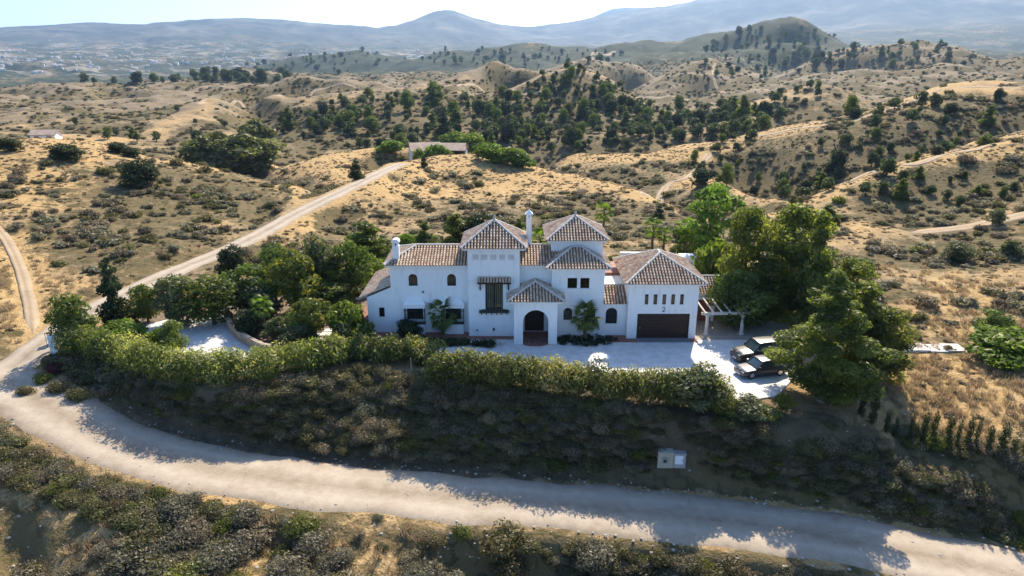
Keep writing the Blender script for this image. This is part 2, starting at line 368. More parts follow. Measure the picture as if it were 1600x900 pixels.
def on_ground(px, py, rmin=11.0, rmax=12500.0):  # where the line of sight of a pixel meets the terrain
    a, s = az_s(px, py); fa = (float(a) - AZ[0]) / (AZ[1] - AZ[0])
    rr = np.exp(np.linspace(math.log(rmin), math.log(rmax), 3000)); fr = (np.log(rr) - LR[0]) / (LR[1] - LR[0])
    sl = bil(SL, np.full(rr.shape, fa), fr); hit = np.nonzero(sl >= s)[0]
    r = rr[hit[0]] if len(hit) else rmax
    return (r * math.sin(a), r * math.cos(a), float(CAM_H + r * (sl[hit[0]] if len(hit) else s)))
# ------------------------------------------------------------------ ground cover masks (kinds of soil and vegetation, per vertex)
PX, PY, DEP = project(X, Y, Z)
def blob(cx, cy, rx, ry, r0, r1, soft=.5):
    d = np.hypot((PX - cx) / rx, (PY - cy) / ry)
    return (1 - sstep(1 - soft, 1 + soft, d + .35 * perlin(PX / 40, PY / 16, 5))) * ((RR > r0) & (RR < r1))
def box_blur(F, ka, kr):
    def b(F, k, ax):
        c = np.cumsum(np.pad(F, [(k + 1, k) if a == ax else (0, 0) for a in range(2)], mode='edge'), axis=ax)
        n = F.shape[ax]; sl = lambda s: tuple(slice(s, s + n) if a == ax else slice(None) for a in range(2))
        return (c[sl(2 * k + 1)] - c[sl(0)]) / (2 * k + 1)
    return b(b(F, ka, 0), kr, 1)
TPI = (S - box_blur(S, 14, 14)) / .006          # crests above, hollows below their surroundings
dZr = np.gradient(Z, axis=1) / np.gradient(RR, axis=1)        # rise away from the camera: north-facing, scrubby slopes
nz = fbm(X / 38, Y / 38, 4, 51); nz2 = fbm(X / 9, Y / 9, 3, 52); nzf = fbm(GA * 30, GR * 14, 4, 53)
dry = .45 + .35 * nzf + .25 * np.clip(TPI, -1, 1.3) - .8 * np.clip(dZr - .08, 0, .5)
scrub = .42 - .4 * nzf - .42 * np.clip(TPI, -1, 1) + 1.9 * np.clip(dZr - .04, -.12, .4)
for cx, cy, rx, ry, r0, r1, v in [
    (720,276,210,32,118,215,1.0),(560,330,150,30,95,180,.7),(40,290,90,60,100,205,.75),(30,440,60,90,60,120,.9),(150,480,90,70,60,100,.6),
    (1500,610,170,70,44,70,1.0),(1500,490,130,34,60,92,.7),(1400,420,110,46,84,125,.55),(1310,345,80,40,105,160,.6),(1360,280,130,14,125,185,.8),(1480,240,120,12,150,200,.8),
    (1300,195,170,16,270,360,.75),(1450,145,160,10,300,380,.8),(980,242,130,9,225,280,.9),(940,300,120,20,180,240,.4),(740,112,60,10,540,600,.6),(900,117,50,8,450,500,.4),
    (60,700,150,60,26,60,.6),(300,830,460,110,18,47,.8),(1380,880,200,40,26,45,.4),(520,135,120,12,560,650,.5),(240,165,120,14,420,800,.5),(500,236,140,10,200,245,.8)]:
    m = blob(cx, cy, rx, ry, r0, r1); dry = dry * (1 - m) + np.maximum(dry, v) * m; scrub = scrub - .45 * v * m
for cx, cy, rx, ry, r0, r1, v in [
    (640,200,230,44,290,500,.75),(930,190,190,50,300,500,.45),(860,300,160,26,180,262,.6),(960,350,200,30,105,150,.7),(700,330,140,18,105,150,.45),
    (300,300,160,40,120,180,.6),(200,380,140,60,75,130,.55),(1420,200,140,34,200,330,.6),(1480,290,150,26,125,175,.6),(1250,260,120,40,170,260,.55),
    (1480,400,160,24,85,112,.7),(1350,455,90,22,70,95,.7),(1060,110,70,10,820,900,.3),(700,640,800,110,25,52,.55),(400,840,600,90,20,45,.4)]:
    m = blob(cx, cy, rx, ry, r0, r1); scrub = scrub * (1 - m) + np.maximum(scrub, v) * m; dry = dry - .3 * v * m
wood = sstep(900, 1500, RR) * np.clip(.85 + .9 * nzf, 0.25, 1.2)
for cx, cy, rx, ry, r0, r1, v in [(1225,62,110,28,1500,1800,1),(600,96,230,26,1400,2500,1),(900,86,200,20,1200,2200,.95),(1100,80,160,20,1300,2000,.9),(220,130,110,8,1000,1400,.8),(420,124,130,8,900,1400,.9)]:
    m = blob(cx, cy, rx, ry, r0, r1); wood = np.maximum(wood, v * m)
wood = np.maximum(wood, .8 * sstep(820, 1300, RR) * (RR < 3400) * np.clip(.8 + .8 * nzf, .2, 1.1) * (1 - sstep(560, 800, PX)))
town = np.maximum(blob(170,92,300,30,2600,6600), blob(560,86,140,10,2600,5600)) * (.6 + .8 * fbm(GA * 60, GR * 30, 2, 60))
mount = sstep(5200, 7500, RR)
dark = blob(700,670,640,85,30,75) * .8          # darker ground tone over the steep garden bank
bank_tone = dark
dry = dry - .6 * sstep(280, 620, RR); dry = np.clip(dry, 0, 1); scrub = np.clip(scrub, 0, 1)
def vattr(me, name, arr):
    a = me.attributes.new(name, 'FLOAT', 'POINT'); a.data.foreach_set('value', np.ascontiguousarray(arr, np.float32).ravel())
def grid_mesh(name, XX, YY, ZZ, mat, parent=None):
    na, nr = XX.shape; V = np.stack([XX, YY, ZZ], -1).reshape(-1, 3).astype(np.float32)
    i = (np.arange(na - 1)[:, None] * nr + np.arange(nr - 1)[None]).ravel()
    F = np.stack([i, i + 1, i + nr + 1, i + nr], 1)[:, ::-1]
    return fast_mesh(name, V, F[:, ::-1] if False else F, mat, parent)
def fast_mesh(name, V, F, mat, parent=None, smooth=True, mats=None):
    V = np.ascontiguousarray(V, np.float32); F = np.ascontiguousarray(F, np.int32); k = F.shape[1]
    me = bpy.data.meshes.new(name); me.vertices.add(len(V)); me.vertices.foreach_set('co', V.ravel())
    me.loops.add(F.size); me.loops.foreach_set('vertex_index', F.ravel())
    me.polygons.add(len(F)); me.polygons.foreach_set('loop_start', np.arange(0, F.size, k, dtype=np.int32))
    me.polygons.foreach_set('loop_total', np.full(len(F), k, np.int32))
    for m in ([mat] if mat and not mats else mats or []): me.materials.append(m)
    me.update(calc_edges=True); me.validate()
    me.polygons.foreach_set('use_smooth', [smooth] * len(F))
    return link(bpy.data.objects.new(name, me), parent)

def ground_material():
    t = NT('hill_ground'); P = t.coord(); 
    dry_, scr, wod, twn, mnt, bnk = (t.attr(k) for k in ('dry', 'scrub', 'wood', 'town', 'mount', 'bank'))
    n1 = t.noise(P, .9, 6, .65); n2 = t.noise(P, .12, 5, .6); n3 = t.noise(P, 5.0, 3, .6)
    soil = t.ramp(n1, [(.3, (.14, .11, .07)), (.55, (.225, .175, .11)), (.75, (.31, .245, .165))])
    gold = t.ramp(t.math('ADD', t.math('MULTIPLY', n1, .6), t.math('MULTIPLY', n3, .4)), [(.32, (.26, .165, .07)), (.5, (.40, .265, .115)), (.68, (.53, .385, .20))])
    gmask = t.ramp(t.math('ADD', dry_, t.math('MULTIPLY', t.math('SUBTRACT', n2, .5), .9)), [(.25, 0.0), (.75, 1.0)])
    c = t.mix(gmask, soil, gold)
    # low dry scrub: clumps of two sizes, denser where the mask says so
    for sc, lo, col in ((2.6, .85, (.18, .13, .062)), (.55, .95, (.12, .092, .042)), (.27, .8, (.074, .064, .027)), (1.3, .8, (.15, .115, .056))):
        d = t.voro(P, sc); jit = t.noise(P, sc * 2.2, 3, .7)
        f = t.math('SUBTRACT', t.math('MULTIPLY', scr, lo), t.math('ADD', d, t.math('MULTIPLY', t.math('SUBTRACT', jit, .5), .55)))
        f = t.math('MULTIPLY', t.math('ADD', f, .12), 6.0, True)
        c = t.mix(t.math('MULTIPLY', f, .9), c, col)
    # far woods: crowns of pines and olives, then open patches
    d = t.voro(P, .085); jit = t.noise(P, .02, 4, .7)
    f = t.math('MULTIPLY', t.math('SUBTRACT', t.math('ADD', wod, t.math('MULTIPLY', t.math('SUBTRACT', jit, .5), 1.6)), t.math('MULTIPLY', d, .8)), 3.0, True)
    c = t.mix(f, c, (.035, .045, .022))
    # scattered pale house plots around the far town
    tv = t.voro(P, .016, out='Color'); sep = t.n('ShaderNodeSeparateColor'); t.l(tv, sep.inputs[0])
    f = t.math('MULTIPLY', t.math('GREATER_THAN', sep.outputs[0], .72), twn, True)
    c = t.mix(t.math('MULTIPLY', f, .55), c, (.42, .36, .28))
    mc = t.ramp(t.noise(P, .0022, 7, .65), [(.38, (.022, .026, .017)), (.52, (.065, .065, .042)), (.68, (.19, .165, .12))])
    c = t.mix(t.math('MULTIPLY', mnt, .85), c, mc)
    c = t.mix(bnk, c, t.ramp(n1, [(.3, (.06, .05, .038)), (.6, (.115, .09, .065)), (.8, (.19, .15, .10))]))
    t.base(c); t.rough(.95); t.b.inputs['Specular IOR Level'].default_value = .1
    h = t.math('ADD', n1, t.math('MULTIPLY', n3, .3)); t.bump(h, .9, .45)
    return t.m
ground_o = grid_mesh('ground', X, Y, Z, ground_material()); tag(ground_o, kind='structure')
for k, v in (('dry', dry), ('scrub', scrub), ('wood', wood), ('town', town), ('mount', mount), ('bank', bank_tone)): vattr(ground_o.data, k, v)

# ------------------------------------------------------------------ dirt roads, tracks
def track_mat(name, a, b, c):
    t = NT(name); P = t.coord(); n = t.noise(P, 1.4, 6, .65); n2 = t.noise(P, .25, 4, .6); n3 = t.noise(P, 9, 4, .75)
    f = t.math('ADD', t.math('MULTIPLY', n, .4), t.math('ADD', t.math('MULTIPLY', n2, .3), t.math('MULTIPLY', n3, .3)))
    # wheel ruts run along the strip
    u = t.attr('across'); rut = t.math('ABSOLUTE', t.math('SUBTRACT', t.math('ABSOLUTE', u), .45))
    f = t.math('ADD', f, t.math('MULTIPLY', t.math('SUBTRACT', .2, rut), .5))
    col = t.ramp(f, [(.3, a), (.5, b), (.7, c)]); t.base(col); t.rough(.95); t.b.inputs['Specular IOR Level'].default_value = .1; t.bump(t.math('ADD', n, t.math('MULTIPLY', n3, .4)), .5, .06)
    return t.m
M_ROAD = track_mat('pale_road_dust', (.235, .185, .13), (.355, .295, .225), (.45, .385, .30))
M_TRACK = track_mat('earth_track', (.25, .18, .11), (.35, .265, .17), (.43, .34, .23))
def strip(name, P, hw, mat, lift=.035, seed=0, nz=1.0, cut=None):
    T = np.gradient(P[:, :2], axis=0); T /= np.linalg.norm(T, axis=1)[:, None] + 1e-9; Nn = np.stack([T[:, 1], -T[:, 0]], 1)
    s = np.cumsum(np.r_[0, np.linalg.norm(np.diff(P[:, :2], axis=0), axis=1)])
    us = np.linspace(-1, 1, 15)
    wl_ = hw * (1 + nz * .22 * fbm(s / 5, s * 0 + seed, 3, 71)); wr_ = hw * (1 + nz * .22 * fbm(s / 5, s * 0 + seed + 9.3, 3, 72))
    off = np.where(us[None] < 0, us[None] * wl_[:, None], us[None] * wr_[:, None])
    XX = P[:, 0:1] + off * Nn[:, 0:1]; YY = P[:, 1:2] + off * Nn[:, 1:2]
    fade = np.minimum(s, s[-1] - s) / 4.0 if 'hill' in name else np.ones(len(s)); ZZ = ground(XX, YY) + lift - .22 * (np.abs(us[None]) ** 8) - .45 * np.clip(1 - fade, 0, 1)[:, None] * (.25 + np.abs(us[None])) 
    o = grid_mesh(name, XX, YY, ZZ, mat); tag(o, kind='structure'); vattr(o.data, 'across', np.broadcast_to(us[None], XX.shape))
    return o
strip('dirt_road', MAIN_ROAD, 3.15, M_ROAD, .10, 1)
strip('farm_track', FARM_ROAD, 2.1, M_ROAD, .09, 2)
TRACKS = []
def px_track(name, pts, hw, mat=None, lift=.15, rmin=30, rmax=27000, seed=0):
    P = spline([on_ground(x, y, rmin, rmax) for x, y in pts], 2.0)
    P[:, 2] = ground(P[:, 0], P[:, 1]); TRACKS.append((P[::4], hw)); strip(name, P, hw, mat or M_TRACK, lift, seed, .8); return P
px_track('hill_track', [(1416,363),(1450,362),(1500,357),(1550,348),(1600,336),(1680,322)], 1.7, seed=3)
px_track('hill_track', [(1600,214),(1540,228),(1480,241),(1420,257),(1370,268),(1330,283),(1300,293)], 1.1, seed=4)
px_track('hill_track', [(1160,216),(1220,206),(1290,196),(1350,184),(1400,168),(1440,150),(1470,139),(1530,136),(1600,137)], 1.7, seed=5)
px_track('hill_track', [(1004,306),(1040,292),(1070,280),(1090,266),(1100,250),(1112,238)], 1.5, seed=6)
LEFT_TRACK = px_track('hill_track', [(52,522),(50,496),(42,455),(30,415),(12,378),(-12,352),(-40,330)], .75, seed=7)
px_track('hill_track', [(652,132),(700,134),(750,138),(800,141),(830,150),(870,156)], 1.8, rmin=440, seed=8)
px_track('hill_track', [(990,153),(1050,150),(1120,146),(1140,144),(1200,141),(1262,137)], 2.6, rmin=600, seed=9)
px_track('hill_track', [(1118,98),(1114,110),(1116,124),(1122,140)], 1.6, rmin=700, seed=10)
px_track('hill_track', [(915,95),(925,91),(940,86),(962,80)], 7, rmin=1000, seed=11)
px_track('hill_track', [(310,165),(370,158),(430,150),(490,143),(560,139)], 1.5, rmin=420, seed=12)
# ------------------------------------------------------------------ villa
class MB:                         # collects faces, links them as one object
    def __init__(s): s.v = []; s.f = []; s.mi = []; s.c = []
    def add(s, vs, fs, mi=0, col=None):
        o = len(s.v); s.v += [tuple(v) for v in vs]; s.f += [tuple(i + o for i in f) for f in fs]; s.mi += [mi] * len(fs); s.c += [col if col is not None else .5] * len(vs)
        return s
    def box(s, x0, x1, y0, y1, z0, z1, mi=0, col=None):
        return s.add([(x0,y0,z0),(x1,y0,z0),(x1,y1,z0),(x0,y1,z0),(x0,y0,z1),(x1,y0,z1),(x1,y1,z1),(x0,y1,z1)],
                     [(0,3,2,1),(4,5,6,7),(0,1,5,4),(1,2,6,5),(2,3,7,6),(3,0,4,7)], mi, col)
    def bar(s, a, b, w, h=None, mi=0, up=(0,0,1)):     # rectangular bar between two points
        a, b = Vector(a), Vector(b); d = (b - a).normalized(); u = Vector(up)
        if abs(d.dot(u)) > .95: u = Vector((0, 1, 0))
        x = d.cross(u).normalized() * w / 2; y = x.normalized().cross(d).normalized() * (h or w) / 2
        vs = [a - x - y, a + x - y, a + x + y, a - x + y, b - x - y, b + x - y, b + x + y, b - x + y]
        return s.add(vs, [(0,3,2,1),(4,5,6,7),(0,1,5,4),(1,2,6,5),(2,3,7,6),(3,0,4,7)], mi)
    def tube(s, pts, rads, n=8, mi=0, col=None, cap=True):
        P = [Vector(p) for p in pts]; vs = []; fs = []
        for i, p in enumerate(P):
            d = (P[min(i + 1, len(P) - 1)] - P[max(i - 1, 0)]).normalized()
            u = Vector((0, 0, 1)) if abs(d.z) < .9 else Vector((0, 1, 0))
            x = d.cross(u).normalized(); y = d.cross(x).normalized()
            for k in range(n):
                a = 2 * math.pi * k / n; vs.append(p + (x * math.cos(a) + y * math.sin(a)) * rads[i])
        for i in range(len(P) - 1):
            for k in range(n): fs.append((i * n + k, i * n + (k + 1) % n, (i + 1) * n + (k + 1) % n, (i + 1) * n + k))
        if cap: fs += [tuple(range(n)), tuple(reversed(range((len(P) - 1) * n, len(P) * n)))]
        return s.add(vs, fs, mi, col)
    def build(s, name, mat, parent=None, smooth=False, kind=None, origin=None):
        me = bpy.data.meshes.new(name)
        me.from_pydata(s.v, [], s.f)
        for m in (mat if isinstance(mat, (list, tuple)) else [mat]): me.materials.append(m)
        me.polygons.foreach_set('material_index', s.mi)
        a = me.attributes.new('tint', 'FLOAT', 'POINT'); a.data.foreach_set('value', s.c)
        if smooth: me.polygons.foreach_set('use_smooth', [True] * len(me.polygons))
        me.update()
        o = link(bpy.data.objects.new(name, me), parent)
        if parent is not None and parent.type == 'EMPTY': o.location = -Vector(parent.location) if parent.rotation_euler.z == 0 and parent.get('world_parts') else (0, 0, 0)
        if kind: o['kind'] = kind
        return o

def plain(name, col, rough=.7, spec=.3, metal=0, bumpn=None):
    t = NT(name); t.base(col); t.rough(rough); t.b.inputs['Specular IOR Level'].default_value = spec; t.b.inputs['Metallic'].default_value = metal
    return t.m
def noisy(name, cols, scale=3, rough=.85, bump=.3, bd=.02, detail=5, spec=.2):
    t = NT(name); P = t.coord(); n = t.noise(P, scale, detail, .65); k = len(cols)
    t.base(t.ramp(n, [(.3 + .4 * i / max(1, k - 1), c) for i, c in enumerate(cols)])); t.rough(rough); t.b.inputs['Specular IOR Level'].default_value = spec
    if bump: t.bump(t.noise(P, scale * 6, 4, .6), bump, bd)
    return t.m
def white_render():
    t = NT('white_render'); P = t.coord()
    mp = t.n('ShaderNodeMapping'); mp.inputs['Scale'].default_value = (3.0, 3.0, .35); t.l(P, mp.inputs[0])
    st = t.noise(mp.outputs[0], 1.0, 5, .6); n = t.noise(P, .8, 4, .6)
    f = t.math('ADD', t.math('MULTIPLY', st, .6), t.math('MULTIPLY', n, .4))
    t.base(t.ramp(f, [(.3, (.70, .69, .67)), (.46, (.83, .83, .82)), (.7, (.87, .87, .86))])); t.rough(.9)
    t.bump(t.noise(P, 9, 5, .7), .25, .02); return t.m
M_WHITE = white_render()
def tile_mat():
    t = NT('clay_tile'); P = t.coord(); tint = t.attr('tint')
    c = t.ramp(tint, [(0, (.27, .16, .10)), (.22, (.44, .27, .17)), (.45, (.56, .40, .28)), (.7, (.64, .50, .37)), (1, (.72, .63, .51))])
    n = t.noise(P, 2.2, 6, .7); n2 = t.noise(P, 9, 4, .7)
    c = t.mix(t.ramp(n, [(.46, 0.0), (.66, .75)]), c, (.17, .135, .10))          # lichen and soot
    c = t.mix(t.ramp(n2, [(.55, 0.0), (.75, .55)]), c, (.58, .52, .43))
    t.base(c); t.rough(.9); t.bump(n2, .4, .02); return t.m
M_TILE = tile_mat()
M_MORTAR = noisy('ridge_mortar', [(.40, .36, .31), (.56, .52, .46), (.66, .62, .56)], 4)
M_DARKWOOD = noisy('dark_wood', [(.028, .018, .013), (.05, .032, .022)], 6, .6, .2)
M_DOORWOOD = noisy('brown_door', [(.034, .019, .015), (.06, .033, .025)], 5, .5, .15)
M_IRON = plain('black_iron', (.02, .02, .022), .5, .4)
M_CURTAIN = noisy('curtain_cloth', [(.42, .36, .27), (.60, .54, .43)], 3, .9, 0)
M_DARK = plain('dark_room', (.02, .018, .018), .9, .1)
M_REDTILE = noisy('red_floor_tile', [(.17, .075, .055), (.26, .12, .085), (.33, .17, .12)], 5, .7, .25)
M_GREY = noisy('grey_paving', [(.17, .18, .18), (.25, .25, .24)], 4, .8)
M_RUST = noisy('rust_brown_paint', [(.20, .07, .04), (.28, .11, .065)], 4, .7)
def glass_mat():
    t = NT('window_glass'); t.t.nodes.remove(t.b)
    g = t.n('ShaderNodeBsdfGlossy'); g.inputs['Roughness'].default_value = .03; g.inputs['Color'].default_value = (.9, .93, 1, 1)
    tr = t.n('ShaderNodeBsdfTransparent'); tr.inputs['Color'].default_value = (.55, .6, .58, 1); fr = t.n('ShaderNodeFresnel'); fr.inputs['IOR'].default_value = 1.5
    mx = t.n('ShaderNodeMixShader'); t.l(fr.outputs[0], mx.inputs[0]); t.l(tr.outputs[0], mx.inputs[1]); t.l(g.outputs[0], mx.inputs[2]); t.l(mx.outputs[0], t.out.inputs[0])
    return t.m
M_GLASS = glass_mat()

villa = empty('villa', (0, 62, 0), 0, 'large white villa with clay tile roofs, two hipped towers, arched porch and brown garage door', 'house'); villa['world_parts'] = 1

def arch_pts(x0, x1, z1, rise, n=10):   # arch curve from left to right springing at z1-rise
    c = (x0 + x1) / 2; a = (x1 - x0) / 2
    return [(c - a * math.cos(math.pi * k / n), z1 - rise + rise * math.sin(math.pi * k / n)) for k in range(n + 1)]
def walls(x0, x1, y0, y1, z0, z1, opens=(), depth=.22, name='wall', top=True, holes_dark=True, parent=villa, mat=None, back=True):
    """closed block of wall; openings (x0, x1, z0, z1, rise) are cut into its front with reveals"""
    m = MB(); xs = sorted({x0, x1, *[o[0] for o in opens], *[o[1] for o in opens]}); zs = sorted({z0, z1, *[o[2] for o in opens], *[o[3] for o in opens]})
    for a, b in zip(xs[:-1], xs[1:]):
        for c, d in zip(zs[:-1], zs[1:]):
            cx, cz = (a + b) / 2, (c + d) / 2
            if any(o[0] < cx < o[1] and o[2] < cz < o[3] for o in opens): continue
            m.add([(a, y0, c), (b, y0, c), (b, y0, d), (a, y0, d)], [(0, 1, 2, 3)])
    for o in opens:
        a, b, c, d = o[:4]; rise = o[4] if len(o) > 4 else 0; dp = o[5] if len(o) > 5 else depth; yb = y0 + dp
        if rise:
            P = arch_pts(a, b, d, rise); spr = d - rise; h = len(P) // 2
            m.add([(a, y0, d)] + [(p[0], y0, p[1]) for p in P[:h + 1]], [tuple([0] + list(range(h + 1, 0, -1)))][:1] and [tuple([0] + [k for k in range(1, h + 2)])[::-1]])
            m.add([(b, y0, d)] + [(p[0], y0, p[1]) for p in P[h:]], [tuple([0] + [k for k in range(1, len(P) - h + 1)])[::-1]])
            for p, q in zip(P[:-1], P[1:]): m.add([(p[0], y0, p[1]), (q[0], y0, q[1]), (q[0], yb, q[1]), (p[0], yb, p[1])], [(0, 1, 2, 3)])
        else:
            spr = d; m.add([(a, y0, d), (b, y0, d), (b, yb, d), (a, yb, d)], [(0, 1, 2, 3)])
        m.add([(a, y0, c), (a, y0, spr), (a, yb, spr), (a, yb, c)], [(0, 1, 2, 3)]); m.add([(b, y0, c), (b, yb, c), (b, yb, spr), (b, y0, spr)], [(0, 1, 2, 3)])
        m.add([(a, y0, c), (a, yb, c), (b, yb, c), (b, y0, c)], [(0, 1, 2, 3)])
        if holes_dark: m.add([(a, yb, c), (b, yb, c), (b, yb, d), (a, yb, d)], [(0, 1, 2, 3)], 1)
    m.add([(x0,y0,z0),(x1,y0,z0),(x1,y1,z0),(x0,y1,z0),(x0,y0,z1),(x1,y0,z1),(x1,y1,z1),(x0,y1,z1)], [(1,2,6,5),(3,0,4,7)] + ([(2,3,7,6)] if back else []) + ([(4,5,6,7)] if top else []))
    return m.build(name, [mat or M_WHITE, M_DARK], parent)

# ---- barrel tiled roofs
PITCH_T, TL = .285, .37
def facet_tiles(m, poly, seed):
    """half-round tiles laid on one plane of a roof; poly: eave corner, eave corner, then the upper corners"""
    rnd = random.Random(seed)
    P = [Vector(p) for p in poly]; e = (P[1] - P[0]); L = e.length; e.normalize()
    nrm = e.cross(P[-1] - P[0]).normalized()
    if nrm.z < 0: nrm = -nrm
    u = nrm.cross(e).normalized()
    if u.z < 0: u = -u
    Q = [((p - P[0]).dot(e), (p - P[0]).dot(u)) for p in P]
    a0, a1 = min(q[0] for q in Q), max(q[0] for q in Q); n = max(1, int(round((a1 - a0) / PITCH_T))); pt = (a1 - a0) / n
    for i in range(n):
        a = a0 + (i + .5) * pt; hits = []
        for (p, q) in zip(Q, Q[1:] + Q[:1]):
            if (p[0] - a) * (q[0] - a) < 0: hits.append(p[1] + (a - p[0]) / (q[0] - p[0]) * (q[1] - p[1]))
        if len(hits) < 2: continue
        lo, hi = min(hits), max(hits); lo -= .07 if lo < .02 else 0
        if hi - lo < .12: continue
        k = 0; s = lo; tcol = rnd.random()
        while s < hi - .05:
            s2 = min(s + TL + .05, hi); r0, r1 = pt * .32, pt * .26; j = rnd.uniform(-.008, .008); lift0, lift1 = .055 + rnd.uniform(0, .015), .03
            vs = []
            for (ss, r, lf) in ((s, r0, lift0), (s2, r1, lift1)):
                for q in range(6):
                    an = math.pi * q / 5; vs.append(P[0] + e * (a + j - r * math.cos(an)) + u * ss + nrm * (lf - .04 + r * 1.5 * math.sin(an)))
            c = min(1, max(0, .55 + (tcol - .5) * .25 + rnd.gauss(0, .15)))
            m.add(vs, [(q, q + 1, q + 7, q + 6) for q in range(5)] + [(5, 4, 3, 2, 1, 0)], 0, c)
            s += TL; k += 1
def ridge(m, a, b, r=.13, seed=0):
    rnd = random.Random(seed); a, b = Vector(a), Vector(b); L = (b - a).length; d = (b - a).normalized(); x = d.cross(Vector((0, 0, 1))).normalized(); z = x.cross(d).normalized()
    n = max(1, int(L / .42))
    for i in range(n):
        s, s2 = L * i / n, L * (i + 1) / n + .04; rr = r * rnd.uniform(.92, 1.06); vs = []
        for ss, lf in ((s, .055), (s2, .035)):
            for q in range(6):
                an = math.pi * q / 5; vs.append(a + d * ss + x * (-rr * math.cos(an)) + z * (lf + rr * .9 * math.sin(an)))
        m.add(vs, [(q, q + 1, q + 7, q + 6) for q in range(5)] + [(0, 1, 2, 3, 4, 5), (11, 10, 9, 8, 7, 6)], 0, rnd.random())
SEED = [0]
def roof(facets, ridges, x0, x1, y0, y1, zb, label=None, thick=.14, slab=True, parent=villa, gable=None):
    m = MB()
    for f in facets: m.add([(q[0], q[1], q[2] - .04) for q in f], [tuple(range(len(f)))], 0, 0.0)  # deck takes the darkest tile tint, painting shade into the channels between ribs
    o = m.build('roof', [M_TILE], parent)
    if label: o['label'] = label
    t = MB()
    for f in facets: SEED[0] += 1; facet_tiles(t, f, SEED[0])
    t.build('roof_tiles', M_TILE, o, kind='stuff')
    rg = MB()
    for i, (a, b) in enumerate(ridges): ridge(rg, a, b, seed=i)
    if ridges: rg.build('ridge_tiles', M_MORTAR, o, kind='stuff')
    if slab:
        c = MB(); c.box(x0 + .05, x1 - .05, y0 + .05, y1 - .05, zb - thick, zb - .012); c.box(x0 + .2, x1 - .2, y0 + .2, y1 - .2, zb - thick - .1, zb - thick + .002)
        c.build('eave_cornice', M_WHITE, o)
    return o
def hip_roof(x0, x1, y0, y1, ze, rise, label=None, finial=False, **k):
    cx, cyy = (x0 + x1) / 2, (y0 + y1) / 2; w, d = x1 - x0, y1 - y0
    if w >= d: r0, r1 = (x0 + d / 2, cyy, ze + rise), (x1 - d / 2, cyy, ze + rise)
    else: r0, r1 = (cx, y0 + w / 2, ze + rise), (cx, y1 - w / 2, ze + rise)
    A, B, Cc, D = (x0, y0, ze), (x1, y0, ze), (x1, y1, ze), (x0, y1, ze)
    if w >= d: fc = [[A, B, r1, r0], [B, Cc, r1], [Cc, D, r0, r1], [D, A, r0]]
    else: fc = [[A, B, r0], [B, Cc, r1, r0], [Cc, D, r1], [D, A, r0, r1]]
    if abs(w - d) < .02: fc = [[A, B, r0], [B, Cc, r0], [Cc, D, r0], [D, A, r0]]
    rg = [(A, r0), (D, r0), (B, r1), (Cc, r1)] if w >= d else [(A, r0), (B, r0), (Cc, r1), (D, r1)]
    if abs(w - d) > .3: rg.append((r0, r1))
    o = roof(fc, rg, x0, x1, y0, y1, ze, label, **k)
    if finial:
        m = MB(); m.tube([(cx, r0[1], ze + rise + .1), (cx, r0[1], ze + rise + .3), (cx, r0[1], ze + rise + .42), (cx, r0[1], ze + rise + .55)], [.12, .1, .14, .03], 8); m.build('roof_finial', M_MORTAR, o, True)
    return o

